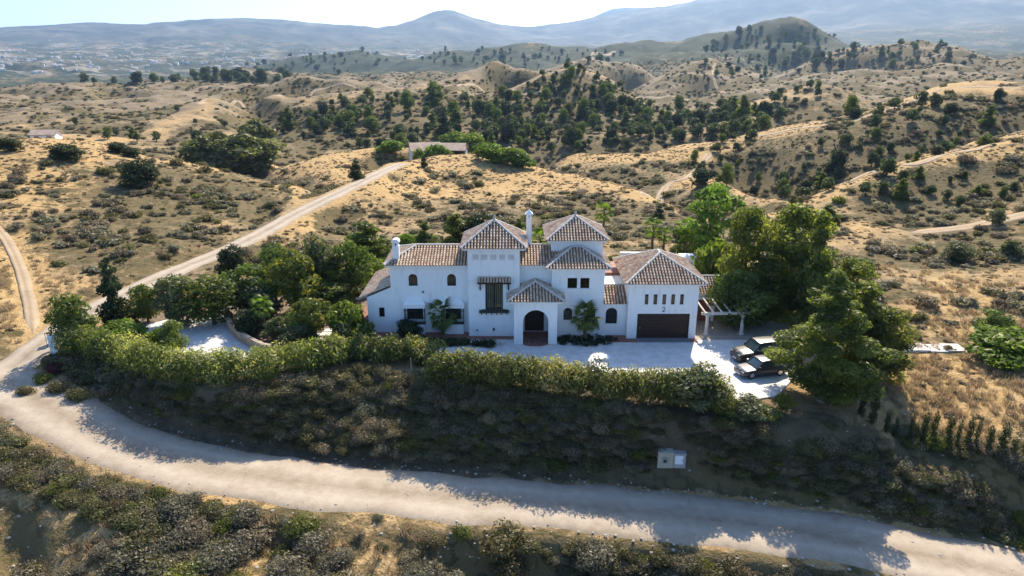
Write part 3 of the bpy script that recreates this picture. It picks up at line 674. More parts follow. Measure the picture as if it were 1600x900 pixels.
# ---- windows
def window(x0, x1, z0, z1, y, rise=0, nb=0, curtain=False, cols=1, rows=1, fw=.07, depth=.12, label=None, surround=False):
    yb = y + depth; f = MB()
    def pol(off):
        a, b, c, d = x0 + off, x1 - off, z0 + off, z1 - off
        if rise: return [(b, c), (a, c)] + arch_pts(a, b, d, max(.05, rise - off * .6), 10)
        return [(b, c), (a, c), (a, d), (b, d)]
    O, I = pol(.004), pol(fw); n = len(O)
    for i in range(n):
        j = (i + 1) % n; a, b, c, d = O[i], O[j], I[j], I[i]
        vs = [(q[0], yy, q[1]) for yy in (yb - .05, yb + .03) for q in (a, b, c, d)]
        f.add(vs, [(0, 1, 2, 3), (7, 6, 5, 4), (2, 3, 7, 6), (0, 1, 5, 4)])
    for c in range(1, cols): xx = x0 + (x1 - x0) * c / cols; f.box(xx - .035, xx + .035, yb - .045, yb + .02, z0 + fw, z1 - fw * 1.2 )
    for r in range(1, rows): zz = z0 + (z1 - z0) * r / rows; f.box(x0 + fw, x1 - fw, yb - .04, yb + .015, zz - .025, zz + .025)
    w = f.build('window', M_DARKWOOD, villa)
    if label: w['label'] = label
    g = MB(); g.add([(q[0], yb, q[1]) for q in I], [tuple(range(n))]); go = g.build('pane', M_GLASS, w)
    if curtain:
        k = MB(); N = 26; xs = [x0 + fw + (x1 - x0 - 2 * fw) * i / N for i in range(N + 1)]
        zt = z1 - fw - (rise * .55 if rise else 0)
        for i in range(N):
            ya, ybb = yb + .09 + .03 * math.sin(i * 1.9), yb + .09 + .03 * math.sin((i + 1) * 1.9)
            k.add([(xs[i], ya, z0 + fw + .25 * (z1 - z0) * 0), (xs[i + 1], ybb, z0 + fw), (xs[i + 1], ybb, zt), (xs[i], ya, zt)], [(0, 1, 2, 3)])
        k.build('curtain', M_CURTAIN, w)
    if nb:
        b = MB()
        for i in range(nb): xx = x0 + (x1 - x0) * (i + .5) / nb; b.box(xx - .013, xx + .013, y - .01, y + .016, z0 + .02, z1 - (rise * .5 if rise else .02))
        for zz in (z0 + (z1 - z0) * .3, z0 + (z1 - z0) * .72): b.box(x0 + .01, x1 - .01, y - .006, y + .012, zz - .013, zz + .013)
        b.build('window_bars', M_IRON, w)
    if surround:
        s = MB(); O2 = [(x1 + .13, z0), (x0 - .13, z0)] if not rise else [(x1 + .13, z0 - .08), (x0 - .13, z0 - .08)]
        if rise:
            In = arch_pts(x0, x1, z1, rise, 10); Ou = arch_pts(x0 - .13, x1 + .13, z1 + .13, rise + .1, 10)
            In = [(x0, z0 - .08)] + In + [(x1, z0 - .08)]; Ou = [(x0 - .13, z0 - .08)] + Ou + [(x1 + .13, z0 - .08)]
        else:
            In = [(x0, z0), (x0, z1), (x1, z1), (x1, z0)]; Ou = [(x0 - .12, z0), (x0 - .12, z1 + .12), (x1 + .12, z1 + .12), (x1 + .12, z0)]
        for i in range(len(In) - 1):
            a, b, c, d = In[i], In[i + 1], Ou[i + 1], Ou[i]
            s.add([(q[0], yy, q[1]) for yy in (y - .035, y) for q in (a, b, c, d)], [(0, 1, 2, 3), (2, 3, 7, 6), (0, 1, 5, 4), (3, 0, 4, 7), (1, 2, 6, 5)])
        s.build('window_surround', M_WHITE, w)
    return w

YW, YT, YP, YR, YG = 62.3, 61.3, 59.3, 61.5, 60.7
# left wing and lean-to
walls(-11.65, -4.17, YW, 68.4, -.1, 6.85, [(-9.89, -9.04, 4.78, 5.98, .42), (-6.20, -5.36, 4.78, 5.98, .42), (-10.2, -8.65, 1.35, 2.62), (-6.45, -4.95, 1.35, 2.62)])
window(-9.89, -9.04, 4.78, 5.98, YW, .42, 5, True, surround=True); window(-6.20, -5.36, 4.78, 5.98, YW, .42, 5, True, surround=True)
window(-10.2, -8.65, 1.35, 2.62, YW, 0, 0, False, 2); window(-6.45, -4.95, 1.35, 2.62, YW, 0, 0, False, 2)
m = MB(); xl, xr, zl, zr = -14.0, -11.655, 3.62, 4.62          # lean-to block with a sloping top and a small window
ox = (-12.9, -12.37, 1.61, 2.57)
for (a, b, c, d) in [(xl, ox[0], -.1, None), (ox[1], xr, -.1, None), (ox[0], ox[1], -.1, ox[2]), (ox[0], ox[1], ox[3], None)]:
    zt = lambda x: zl + (zr - zl) * (x - xl) / (xr - xl)
    m.add([(a, YW, c), (b, YW, c), (b, YW, d if d else zt(b)), (a, YW, d if d else zt(a))], [(0, 1, 2, 3)])
yb = YW + .2; a, b, c, d = ox
m.add([(a, YW, c), (b, YW, c), (b, YW, d), (a, YW, d), (a, yb, c), (b, yb, c), (b, yb, d), (a, yb, d)], [(0, 4, 5, 1), (1, 5, 6, 2), (2, 6, 7, 3), (3, 7, 4, 0)]); m.add([(a, yb, c), (b, yb, c), (b, yb, d), (a, yb, d)], [(0, 1, 2, 3)], 1)
m.add([(xl, YW, -.1), (xl, 70.4, -.1), (xl, 70.4, zl), (xl, YW, zl), (xr, 70.4, -.1), (xr, 70.4, zr), (xr, YW, zr)], [(0, 3, 2, 1), (1, 2, 5, 4), (3, 6, 5, 2)])
m.build('wall', [M_WHITE, M_DARK], villa)
window(-12.9, -12.37, 1.61, 2.57, YW, 0, 3, False)
roof([[(-14.62, 70.7, 3.58), (-14.62, 62.18, 3.58), (-11.66, 62.18, 4.84), (-11.66, 70.7, 4.84)]], [], -14.6, -11.66, 62.2, 70.7, 3.6, 'low clay tile roof sloping left off the end wall', slab=False)
# wing roof: hipped on the left, running behind the tower to the right block
e0, e1, yr, zr_ = 6.95, 6.95, 65.05, 8.10
roof([[(-12.1, 61.82, e0), (-4.1, 61.82, e0), (-4.1, yr, zr_), (-9.35, yr, zr_)], [(-12.1, 68.7, e0), (-12.1, 61.82, e0), (-9.35, yr, zr_)], [(-4.1, 68.7, e0), (-12.1, 68.7, e0), (-9.35, yr, zr_), (-4.1, yr, zr_)]],
     [((-12.1, 61.82, e0), (-9.35, yr, zr_)), ((-12.1, 68.7, e0), (-9.35, yr, zr_)), ((-9.35, yr, zr_), (-4.1, yr, zr_))], -12.1, -4.18, 61.82, 68.7, e0, 'long left roof with one hipped end')
# plaster hoods over the two caged lower windows
for x0, x1 in ((-10.45, -8.36), (-6.70, -4.60)):
    m = MB(); yf = YW - .58; z0, z1, z2 = 2.68, 3.05, 3.62
    A = [(x0, YW, z0), (x1, YW, z0), (x1, yf, z0), (x0, yf, z0), (x0, YW, z1), (x1, YW, z1), (x1, yf, z1), (x0, yf, z1), (x0 + .35, YW, z2), (x1 - .35, YW, z2)]
    m.add(A, [(0, 1, 2, 3), (3, 2, 6, 7), (2, 1, 5, 6), (0, 3, 7, 4), (7, 6, 9, 8), (6, 5, 9), (4, 7, 8)]); m.box(x0 - .05, x1 + .05, yf - .05, YW - .002, z1 - .05, z1 + .012)
    h = m.build('window_hood', M_WHITE, villa)
    b = MB()
    for i in range(15): xx = x0 + .08 + (x1 - x0 - .16) * i / 14; b.box(xx - .016, xx + .016, yf + .04, yf + .07, 1.12, z0)
    for s in (x0 + .08, x1 - .08):
        for i in range(3): b.box(s - .016, s + .016, yf + .2 + .14 * i, yf + .23 + .14 * i, 1.12, z0)
    for zz in (1.12, 1.75, 2.4): b.box(x0 + .05, x1 - .05, yf + .03, yf + .08, zz - .02, zz + .02)
    b.box(x0 + .04, x1 - .04, yf + .02, YW - .003, 1.04, 1.10)
    b.build('window_cage', M_IRON, h)
    p = MB(); p.box(x0 + .1, x1 - .1, yf + .1, YW - .002, -.1, 1.038); p.build('plinth', M_WHITE, h)
# left tower
walls(-4.15, .72, YT, 66.5, -.1, 8.72, [(-2.53, -.86, 2.74, 5.42)])
tall = window(-2.53, -.86, 2.74, 5.42, YT, 0, 0, True, 2, 1, .09, label='tall two leaf window with curtains under a tiled canopy')
hip_roof(-4.72, 1.36, 60.85, 67.0, 8.85, 2.0, 'steep hipped roof of the left tower', True)
m = MB(); zc = 6.05
roof([[(-3.22, 60.72, 5.66), (-.12, 60.72, 5.66), (-.12, YT - .01, 6.02), (-3.22, YT - .01, 6.02)]], [], 0, 1, 0, 1, 0, 'small tiled canopy over the tall window', slab=False)
m = MB(); m.box(-3.25, -.09, 60.74, 60.86, 5.44, 5.60)
for x in (-3.0, -.34): m.box(x - .06, x + .06, 60.88, YT - .003, 5.46, 5.58); m.box(x - .06, x + .06, YT - .14, YT - .004, 4.72, 5.44); m.bar((x, YT - .1, 4.8), (x, 60.86, 5.45), .07)
m.build('canopy_frame', M_DARKWOOD, villa)
m = MB(); m.box(-3.12, -.28, 60.86, YT - .003, 2.52, 2.70); m.box(-2.9, -.5, 60.92, YT - .004, 2.70, 2.76)
for i in range(6): x = -2.92 + i * .485; m.box(x - .05, x + .05, 60.95, YT - .004, 2.32, 2.515)
m.build('window_sill', noisy('dark_green_sill', [(.03, .035, .028), (.06, .06, .045)], 5), villa)
for i in range(5):
    x = -3.40 + i * .83; m = MB(); z0, z1 = 7.70, 8.16; y = YT - .012
    for k in range(4): xx = x - .24 + .48 * k / 3; m.box(xx - .028, xx + .028, y - .02, y + .012, z0, z1)
    for k in range(4): zz = z0 + .03 + (z1 - z0 - .06) * k / 3; m.box(x - .24, x + .24, y - .015, y + .014, zz - .03, zz + .03)
    m.build('lattice_vent', noisy('vent_clay', [(.52, .47, .44), (.62, .57, .53)], 5), villa)
# wall lamps and spouts on the fronts
def fixture(x, y, z, r=.07):
    m = MB(); m.box(x - r * .5, x + r * .5, y - .03, y - .001, z - r, z + r); m.tube([(x, y - .10, z - r * 1.4), (x, y - .10, z + r * 1.2), (x, y - .10, z + r * 1.8)], [r, r * .8, .01], 8); m.build('wall_lamp', M_IRON, villa)
fixture(-8.55, YW, 4.2); fixture(-1.75, YT, .75, .09); fixture(-3.35, YT, .65, .06); fixture(8.35, YR, .75, .06)
# recessed middle
walls(.725, 3.745, YW, 68.0, -.1, 6.87); 
roof([[(.6, 61.86, e0), (4.6, 61.86, e0), (4.6, yr, zr_), (.6, yr, zr_)], [(4.6, 68.7, e0), (.6, 68.7, e0), (.6, yr, zr_), (4.6, yr, zr_)]], [((.6, yr, zr_), (4.6, yr, zr_))], .73, 3.74, 61.86, 68.4, e0, 'short roof between the two towers')
# right block, upper tower
walls(3.75, 8.75, YR, 63.99, -.1, 6.62, [(5.25, 6.16, 4.80, 5.82), (6.46, 7.32, 4.80, 5.82), (4.94, 5.79, 1.59, 2.83, .42), (7.17, 7.99, 1.42, 2.83, .42)])
window(5.25, 6.16, 4.80, 5.82, YR, 0, 0, False, 1); window(6.46, 7.32, 4.80, 5.82, YR, 0, 0, False, 1)
m = MB(); m.box(4.98, 7.62, YR - .12, YR - .002, 4.70, 4.79); m.build('window_sill', M_WHITE, villa)
window(4.94, 5.79, 1.59, 2.83, YR, .42, 5, True, surround=True); window(7.17, 7.99, 1.42, 2.83, YR, .42, 5, True, surround=True)
hip_roof(3.2, 9.28, 61.05, 66.15, 6.86, 1.42, 'hipped roof of the right block below the upper tower')
walls(3.78, 8.82, 64.0, 69.4, 5.0, 8.78)
hip_roof(3.30, 9.28, 63.55, 69.85, 8.93, 1.75, 'hipped roof of the right upper tower', True)
# low link to the garage with a flat terrace behind
walls(8.752, 10.945, YR + .02, 63.4, -.1, 3.24, [(8.99, 10.10, 1.20, 2.83, .5)])
window(8.99, 10.10, 1.20, 2.83, YR + .02, .5, 6, False, surround=True)
roof([[(8.752, 61.12, 3.36), (11.12, 61.12, 3.36), (11.0, 63.45, 4.56), (8.752, 63.45, 4.56)]], [], 8.76, 10.95, 61.12, 63.3, 3.36, 'short lean-to roof beside the garage')
m = MB(); m.box(8.756, 10.9, 63.4, 66.3, -.1, 4.60); m.build('wall', M_WHITE, villa)
m = MB(); m.box(9.02, 11.5, 66.3, 70.5, -.1, 4.9); m.build('wall', M_REDTILE, villa)
# garage
walls(10.95, 17.53, YG, 68.4, -.1, 5.36, [(12.49 + i * .83, 12.84 + i * .83, 3.44, 4.46) for i in range(5)] + [(11.94, 16.81, -.1, 2.47)])
for i in range(5): window(12.49 + i * .83, 12.84 + i * .83, 3.44, 4.46, YG, 0, 0, i == 2, 1, 1, .05)
hip_roof(10.58, 18.12, 60.2, 68.85, 5.62, 1.95, 'broad hipped garage roof')
gd = MB(); gd.box(11.94, 16.81, YG + .17, YG + .20, -.05, 2.47); g = gd.build('garage_door', M_DOORWOOD, villa, origin=None)
for i in range(7):
    z0 = .01 + i * .349; p = MB(); p.box(11.97, 16.78, YG + .125, YG + .17, z0 + .012, z0 + .337); p.build('door_panel', M_DOORWOOD, g)
h = MB(); h.box(12.18, 12.24, YG + .085, YG + .128, .95, 1.15); h.build('handle', plain('brass', (.55, .38, .12), .3, .5, 1), g)
fm = MB(); fm.box(11.90, 11.98, YG - .02, YG + .1, -.05, 2.5); fm.box(16.77, 16.85, YG - .02, YG + .1, -.05, 2.5); fm.box(11.90, 16.85, YG - .022, YG + .1, 2.43, 2.52); fm.build('door_frame', M_DARKWOOD, g)
# house number 2 above the garage door, bent from a thin strip
m = MB(); pts = [(-.13, .10)] + [(.13 * math.cos(a), .10 + .13 * math.sin(a)) for a in [R(180 - 22 * k) for k in range(1, 10)]] + [(.02, -.12), (-.14, -.25), (.15, -.25)]
for a, b in zip(pts[:-1], pts[1:]): m.bar((14.33 + a[0], YG - .025, 2.98 + a[1]), (14.33 + b[0], YG - .025, 2.98 + b[1]), .045, .045, up=(0, 1, 0))
m.build('house_number', M_IRON, villa)
# arched porch: front wall with arch, side walls, floor that bows out, inner door
m = MB()
walls(.18, 4.2, YP, YP + .38, -.1, 4.2, [(1.02, 3.40, -.1, 3.40, 1.19, .38)], holes_dark=False, back=False)
m.box(.18, .52, YP + .38, YW + .0, -.1, 4.2); m.box(3.86, 4.2, YP + .38, YR, -.1, 4.2); m.box(.52, 3.86, YP + .38, YW, 3.9, 4.2); m.build('porch_wall', M_WHITE, villa)
m = MB(); m.box(1.25, 3.1, YW - .06, YW - .004, .18, 2.75); d = m.build('front_door', M_DARKWOOD, villa)
for k in range(2):
    for j in range(3): m = MB(); x = 1.33 + k * .92; m.box(x, x + .76, YW - .09, YW - .06, .3 + j * .82, .98 + j * .82); m.build('door_panel', M_DARKWOOD, d)
m = MB(); n = 14; vs = [(.55, YW - .01, .10), (3.85, YW - .01, .10), (3.85, YP + .3, .10), (3.36, YP + .3, .10)] + [(2.21 + 1.17 * math.cos(R(180 * k / n)), YP + .1 - .62 * math.sin(R(180 * k / n)), .10) for k in range(n + 1)] + [(1.06, YP + .3, .10), (.55, YP + .3, .10)]
k = len(vs); m.add(vs + [(x, y, -.06) for x, y, z in vs], [tuple(range(k))[::-1]] + [(i, (i + 1) % k, k + (i + 1) % k, k + i) for i in range(k)]); pf = m.build('porch_floor', M_REDTILE, villa)
fl = MB()
for i in range(11):
    for j in range(9):
        x, y = .95 + i * .235, YP - .45 + j * .24
        if y < YP + .25 and ((x + .1 - 2.21) / 1.08) ** 2 + ((y + .1 - YP - .1) / .56 if y + .1 < YP + .1 else 0) ** 2 > 1: continue
        fl.box(x, x + .215, y, y + .22, .10, .108 + rng.uniform(0, .006), 0, rng.random())
fl.build('floor_tiles', noisy('glazed_floor_tile', [(.10, .05, .045), (.20, .10, .08), (.30, .20, .16)], 3, .5), pf, kind='stuff')
ax, ay, az_ = 2.19, 61.35, 5.5; px0, px1, ze = -.42, 4.80, 4.34
roof([[(px0, 58.9, ze), (px1, 58.9, ze), (ax, ay, az_)], [(px1, 58.9, ze), (px1, YW, ze), (ax, YW, az_), (ax, ay, az_)], [(px0, YW, ze), (px0, 58.9, ze), (ax, ay, az_), (ax, YW, az_)]],
     [((px0, 58.9, ze), (ax, ay, az_)), ((px1, 58.9, ze), (ax, ay, az_)), ((ax, ay, az_), (ax, YW, az_))], px0, px1, 58.9, 61.4, ze, 'hipped porch roof with pale mortared hips')
# chimneys
def chimney(x, y, z0, z1, w, label, arched):
    m = MB(); h = w / 2; m.box(x - h, x + h, y - h, y + h, z0, z1)
    c = m.build('chimney', M_WHITE, villa); c['label'] = label; p = MB(); q = h * .8
    for sx in (-1, 1):
        for sy in (-1, 1): p.box(x + sx * q - .09 * (sx + 1), x + sx * q - .09 * (sx - 1), y + sy * q - .09 * (sy + 1), y + sy * q - .09 * (sy - 1), z1, z1 + .3)
    if arched:
        p.box(x - h * 1.15, x + h * 1.15, y - h * 1.15, y + h * 1.15, z1 + .28, z1 + .36)
        for i in range(8):
            a0, a1 = math.pi * i / 8, math.pi * (i + 1) / 8; r = h * 1.25
            A = [(x - r * math.cos(a0), z1 + .36 + r * .8 * math.sin(a0)), (x - r * math.cos(a1), z1 + .36 + r * .8 * math.sin(a1))]
            p.add([(A[0][0], y - r, A[0][1]), (A[1][0], y - r, A[1][1]), (A[1][0], y + r, A[1][1]), (A[0][0], y + r, A[0][1])], [(0, 1, 2, 3)]); p.add([(A[0][0], y - r, A[0][1]), (x, y - r, z1 + .36), (A[1][0], y - r, A[1][1])], [(0, 1, 2)])
    else:
        r = h * 1.45; z = z1 + .3; p.box(x - r, x + r, y - r, y + r, z, z + .06); p.add([(x - r, y - r, z + .06), (x + r, y - r, z + .06), (x + r, y + r, z + .06), (x - r, y + r, z + .06), (x, y, z + .5)], [(0, 1, 4), (1, 2, 4), (2, 3, 4), (3, 0, 4)])
    p.build('chimney_cap', M_WHITE, c)
    d = MB(); d.box(x - h * .55, x + h * .55, y - h * .55, y + h * .55, z1, z1 + .28); d.build('flue', M_DARK, c)
chimney(-11.05, 63.0, 6.9, 8.62, .60, 'short white chimney with rounded cap on the left wing', True)
chimney(1.66, 65.6, 7.6, 10.75, .52, 'tall thin white chimney with pointed cap beside the left tower', False)
# side annex right of the garage, and the terrace roofs behind
walls(17.55, 20.6, 65.4, 70.0, -.1, 3.0, [(18.2, 20.3, -.1, 2.3)])
m = MB(); m.box(18.2, 20.3, 65.46, 65.52, -.1, 2.3); d = m.build('annex_door', M_RUST, villa)
for k in range(6): m = MB(); m.box(18.24 + k * .34, 18.54 + k * .34, 65.43, 65.462, 0, 2.26); m.build('door_board', M_RUST, d)
roof([[(17.56, 64.9, 3.1), (20.9, 64.9, 3.1), (20.9, 67.3, 4.2), (17.56, 67.3, 4.2)]], [((17.56, 67.3, 4.2), (20.9, 67.3, 4.2))], 17.56, 20.9, 64.9, 67.3, 3.1, 'small annex roof beside the pergola')
# ------------------------------------------------------------------ vegetation: materials and prototypes
def leaf_mat(name, cols, trans=.35, hue=.03, val=.25, tm=(1.5, 1.6, .7)):
    t = NT(name); t.t.nodes.remove(t.b)
    c = t.ramp(t.attr('tint'), [(i / (len(cols) - 1), q) for i, q in enumerate(cols)])
    oi = t.n('ShaderNodeObjectInfo'); hs = t.n('ShaderNodeHueSaturation'); t.l(c, hs.inputs['Color'])
    rn = oi.outputs['Random']
    t.l(t.math('ADD', .5 - hue / 2, t.math('MULTIPLY', rn, hue)), hs.inputs['Hue'])
    t.l(t.math('ADD', 1 - val / 2, t.math('MULTIPLY', t.math('FRACT', t.math('MULTIPLY', rn, 7.31)), val)), hs.inputs['Value'])
    d = t.n('ShaderNodeBsdfDiffuse'); tr = t.n('ShaderNodeBsdfTranslucent'); mx = t.n('ShaderNodeMixShader'); mx.inputs[0].default_value = trans
    t.l(hs.outputs[0], d.inputs[0])
    br = t.n('ShaderNodeMix'); br.data_type = 'RGBA'; br.blend_type = 'MULTIPLY'; br.inputs[0].default_value = 1; t.l(hs.outputs[0], br.inputs[6]); br.inputs[7].default_value = (*tm, 1)
    t.l(br.outputs[2], tr.inputs[0]); t.l(d.outputs[0], mx.inputs[1]); t.l(tr.outputs[0], mx.inputs[2])
    gl = t.n('ShaderNodeBsdfGlossy'); gl.inputs['Roughness'].default_value = .45; m2 = t.n('ShaderNodeMixShader'); m2.inputs[0].default_value = .02
    t.l(mx.outputs[0], m2.inputs[1]); t.l(gl.outputs[0], m2.inputs[2]); t.l(m2.outputs[0], t.out.inputs[0]); return t.m
L_PINE = leaf_mat('pine_foliage', [(.055, .072, .016), (.13, .155, .032), (.25, .26, .055)], .58)
L_BROAD = leaf_mat('broad_foliage', [(.045, .065, .016), (.10, .135, .03), (.19, .21, .05)], .45)
L_YELLOW = leaf_mat('yellow_green_foliage', [(.06, .075, .015), (.15, .165, .03), (.28, .24, .06)], .42)
L_GREY = leaf_mat('grey_green_foliage', [(.06, .07, .032), (.12, .135, .06), (.21, .22, .11)], .35)
L_OLIVE = leaf_mat('olive_foliage', [(.035, .048, .022), (.075, .092, .042), (.13, .15, .07)], .4, .04)
L_BRIGHT = leaf_mat('bright_green_foliage', [(.06, .10, .012), (.13, .19, .025), (.22, .28, .05)], .45)
L_DARK = leaf_mat('dark_foliage', [(.018, .027, .012), (.04, .055, .022), (.075, .095, .035)], .3)
L_SAGE = leaf_mat('sage_scrub_leaves', [(.11, .10, .07), (.20, .185, .125), (.36, .33, .24)], .48, .04, tm=(1.2, 1.2, .9))
L_DRY = leaf_mat('dry_brown_scrub', [(.12, .10, .06), (.20, .165, .10), (.31, .265, .17)], .3, .03, tm=(1.2, 1.05, .85))
L_SCRUB = leaf_mat('green_scrub_leaves', [(.07, .066, .028), (.14, .126, .054), (.23, .205, .095)], .42, .05, tm=(1.3, 1.3, .75))
L_STRAW = leaf_mat('dry_grass_blades', [(.26, .19, .10), (.38, .29, .17), (.52, .42, .27)], .35, .03, tm=(1.1, 1, .85))
L_HEDGE = leaf_mat('hedge_leaves', [(.05, .07, .018), (.13, .15, .035), (.28, .27, .08), (.44, .39, .17)], .5)
L_ROSE = leaf_mat('bougainvillea_leaves', [(.07, .06, .02), (.20, .03, .05), (.32, .04, .09)], .35)
L_EUC = leaf_mat('eucalyptus_foliage', [(.07, .075, .03), (.14, .145, .055), (.24, .23, .10)], .4)
M_BARK = noisy('bark', [(.055, .04, .028), (.12, .09, .065), (.17, .135, .10)], 6, .95, .5, .03)
M_PALEBARK = noisy('pale_bark', [(.16, .13, .10), (.30, .26, .21)], 5, .95, .4, .03)

def leaves(clumps, n, size, seed, up=.35, shell=.5, asp=1.7, tl=.5, hang=0.0):
    g = np.random.default_rng(seed); cl = np.array(clumps, float); w = (cl[:, 3] * cl[:, 4] + cl[:, 3] * cl[:, 5]); w /= w.sum()
    k = g.choice(len(cl), n, p=w); d = g.normal(size=(n, 3)); d /= np.linalg.norm(d, axis=1)[:, None]
    rad = shell + (1.08 - shell) * g.random(n) ** .7
    p = cl[k, :3] + d * cl[k, 3:6] * rad[:, None]
    nr = d + g.normal(size=(n, 3)) * .75 + np.array([0, 0, up]); nr /= np.linalg.norm(nr, axis=1)[:, None]
    a = g.normal(size=(n, 3)) + np.array([0, 0, -hang]); a -= nr * (a * nr).sum(1)[:, None]; a /= np.linalg.norm(a, axis=1)[:, None]; b = np.cross(nr, a)
    s = size * (.55 + .9 * g.random(n))[:, None]; a = a * s * .5 * asp; b = b * s * .5
    V = np.stack([p - a, p - b * .8 + a * .1, p + a, p + b * .8 + a * .1], 1).reshape(-1, 3)
    ct = np.clip(.42 + .20 * g.normal(size=len(cl)), 0, 1)
    t = np.clip(ct[k] + g.normal(size=n) * .16, 0, 1)
    return V, np.repeat(t, 4)
def quads_mesh(name, V, T, mat):
    me = bpy.data.meshes.new(name); n = len(V) // 4
    me.vertices.add(len(V)); me.vertices.foreach_set('co', np.ascontiguousarray(V, np.float32).ravel())
    me.loops.add(4 * n); me.loops.foreach_set('vertex_index', np.arange(4 * n, dtype=np.int32))
    me.polygons.add(n); me.polygons.foreach_set('loop_start', np.arange(0, 4 * n, 4, dtype=np.int32)); me.polygons.foreach_set('loop_total', np.full(n, 4, np.int32))
    a = me.attributes.new('tint', 'FLOAT', 'POINT'); a.data.foreach_set('value', np.ascontiguousarray(T, np.float32)); me.materials.append(mat); me.update(calc_edges=True); return me
def crown_clumps(seed, n, rx, rz, z0, rc, squash=.75, cone=0.0):
    """overlapping clumps of unequal size filling an uneven crown"""
    g = np.random.default_rng(seed); out = []
    for i in range(n):
        h = (i + .5) / n; a = i * 2.4 + g.uniform(-.5, .5); wid = math.sin(math.pi * min(.97, .12 + .80 * h)) if not cone else min((1 - h) * cone + .1, .35 + 3.0 * h)
        r = rx * wid * g.uniform(.25, .95); q = rc * g.uniform(.65, 1.3) * (1 if not cone else (1.15 - h * .7))
        out.append((r * math.cos(a), r * math.sin(a), z0 + rz * h + g.uniform(-.1, .1) * rz, q, q * g.uniform(.8, 1.15), q * squash * g.uniform(.8, 1.1)))
    return out
PROTO = {}
def tree_proto(key, mat, seed, rx, rz, z0, nc, rc, nl, size, bark, tr=.16, cone=0, squash=.75, hang=0, up=.35):
    """unit tree one metre of crown radius per rx; total height z0+rz"""
    cl = crown_clumps(seed, nc, rx, rz, z0, rc, squash, cone); V, T = leaves(cl, nl, size, seed + 1, hang=hang, up=up)
    cm = quads_mesh('crown', V, T, mat); g = random.Random(seed); b = MB()
    top = z0 + rz * (.55 if not cone else .85); bend = [(g.uniform(-.15, .15), g.uniform(-.15, .15)) for _ in range(4)]
    pts = [(0, 0, -.3), (bend[0][0] * .5, bend[0][1] * .5, z0 * .5), (bend[1][0], bend[1][1], z0), (bend[2][0], bend[2][1], top)]
    b.tube(pts, [tr * 1.25, tr, tr * .8, tr * .3], 8)
    for c in sorted(cl, key=lambda q: -q[3])[:7]:
        s = g.uniform(.4, .95); st = (bend[1][0] * s, bend[1][1] * s, z0 * (.55 + .45 * s)); md = [(st[i] + c[i]) / 2 for i in range(3)]; md[2] -= .08 * rz
        b.tube([st, md, c[:3]], [tr * .5, tr * .32, tr * .1], 5)
    me_o = b.build('trunk', bark, None, True); tm = me_o.data; bpy.data.objects.remove(me_o)
    h = float(V[:, 2].max()); w = float(np.percentile(np.hypot(V[:, 0], V[:, 1]), 97)) * 2
    PROTO[key] = (tm, cm, h, w)
for i in range(2):
    tree_proto('broad%d' % i, L_BROAD, 100 + i, 2.1, 3.6, 1.3, 16, 1.0, 4200, .20, M_BARK)
    tree_proto('pine%d' % i, L_PINE, 120 + i, 2.0, 5.6, .9, 30, .82, 9000, .15, M_BARK, up=.5, cone=1.05 - .25 * i)
    tree_proto('olive%d' % i, L_OLIVE, 140 + i, 1.7, 2.2, .9, 9, .95, 700, .34, M_BARK)
    tree_proto('grey%d' % i, L_GREY, 150 + i, 2.0, 3.4, 1.0, 14, .95, 3600, .20, M_PALEBARK)
tree_proto('big', L_PINE, 131, 3.5, 8.6, 1.3, 80, .74, 42000, .105, M_PALEBARK, .22, up=.5, cone=1.0, hang=.6)
tree_proto('tall', L_PINE, 126, 2.1, 5.2, .8, 28, .9, 12000, .135, M_BARK, up=.5)
tree_proto('low', L_BROAD, 127, 1.2, 1.1, .1, 12, .5, 3000, .11, M_BARK, .05)
tree_proto('yellow', L_YELLOW, 160, 1.9, 3.0, 1.0, 15, .85, 3600, .18, M_BARK)
tree_proto('bright', L_BRIGHT, 165, 2.3, 2.2, .9, 16, .95, 3400, .26, M_BARK)
tree_proto('wispy', L_BRIGHT, 170, 1.6, 5.0, 2.0, 15, .70, 2800, .20, M_PALEBARK, .13, hang=1.5)
tree_proto('conical', L_DARK, 180, 1.5, 4.4, .5, 18, .8, 4200, .17, M_BARK, cone=1.0)
tree_proto('cypress', L_DARK, 190, .28, 2.0, .15, 9, .32, 900, .11, M_BARK, .05, squash=1.3)
tree_proto('clump', L_EUC, 195, 3.2, 4.6, 1.6, 24, 1.35, 5200, .42, M_BARK)
tree_proto('darkround', L_DARK, 198, 1.9, 2.6, .5, 14, 1.0, 3000, .22, M_BARK)

def plant(name, key, x, y, z, h, w, label, cat, group=None, rz=None, lean=(0, 0)):
    tm, cm, ph, pw = PROTO[key]; e = empty(name, (x, y, z), random.uniform(0, 6.28) if rz is None else rz, label, cat, group)
    e.rotation_euler = (lean[0], lean[1], e.rotation_euler.z); e.scale = (w / pw, w / pw, h / ph)
    link(bpy.data.objects.new('trunk', tm), e); link(bpy.data.objects.new('crown', cm), e); return e
def put(name, key, px, ytop, ybase, wpx, label, cat='tree', group=None, rmin=30, z=None, r=None, rz=None, lean=(0, 0)):
    """a plant whose foot stands where the pixel's line of sight meets the ground, as tall and wide as it shows"""
    if r is not None:
        x, y, _ = at_r(px, ybase, r); gz = float(ground(x, y))
    elif z is not None: x, y, gz = at_z(px, ybase, z)
    else: x, y, gz = on_ground(px, ybase, rmin)
    rr = math.hypot(x, y); top = at_r(px, ytop, rr)[2]
    if z is None or True: gz = min(float(ground(x, y)), gz + .5)
    _, _, dep = project(x, y, gz + 1); w = wpx * float(dep) / FPX
    return plant(name, key, x, y, gz - .05, max(.6, top - gz), w, label, cat, group, rz, lean)

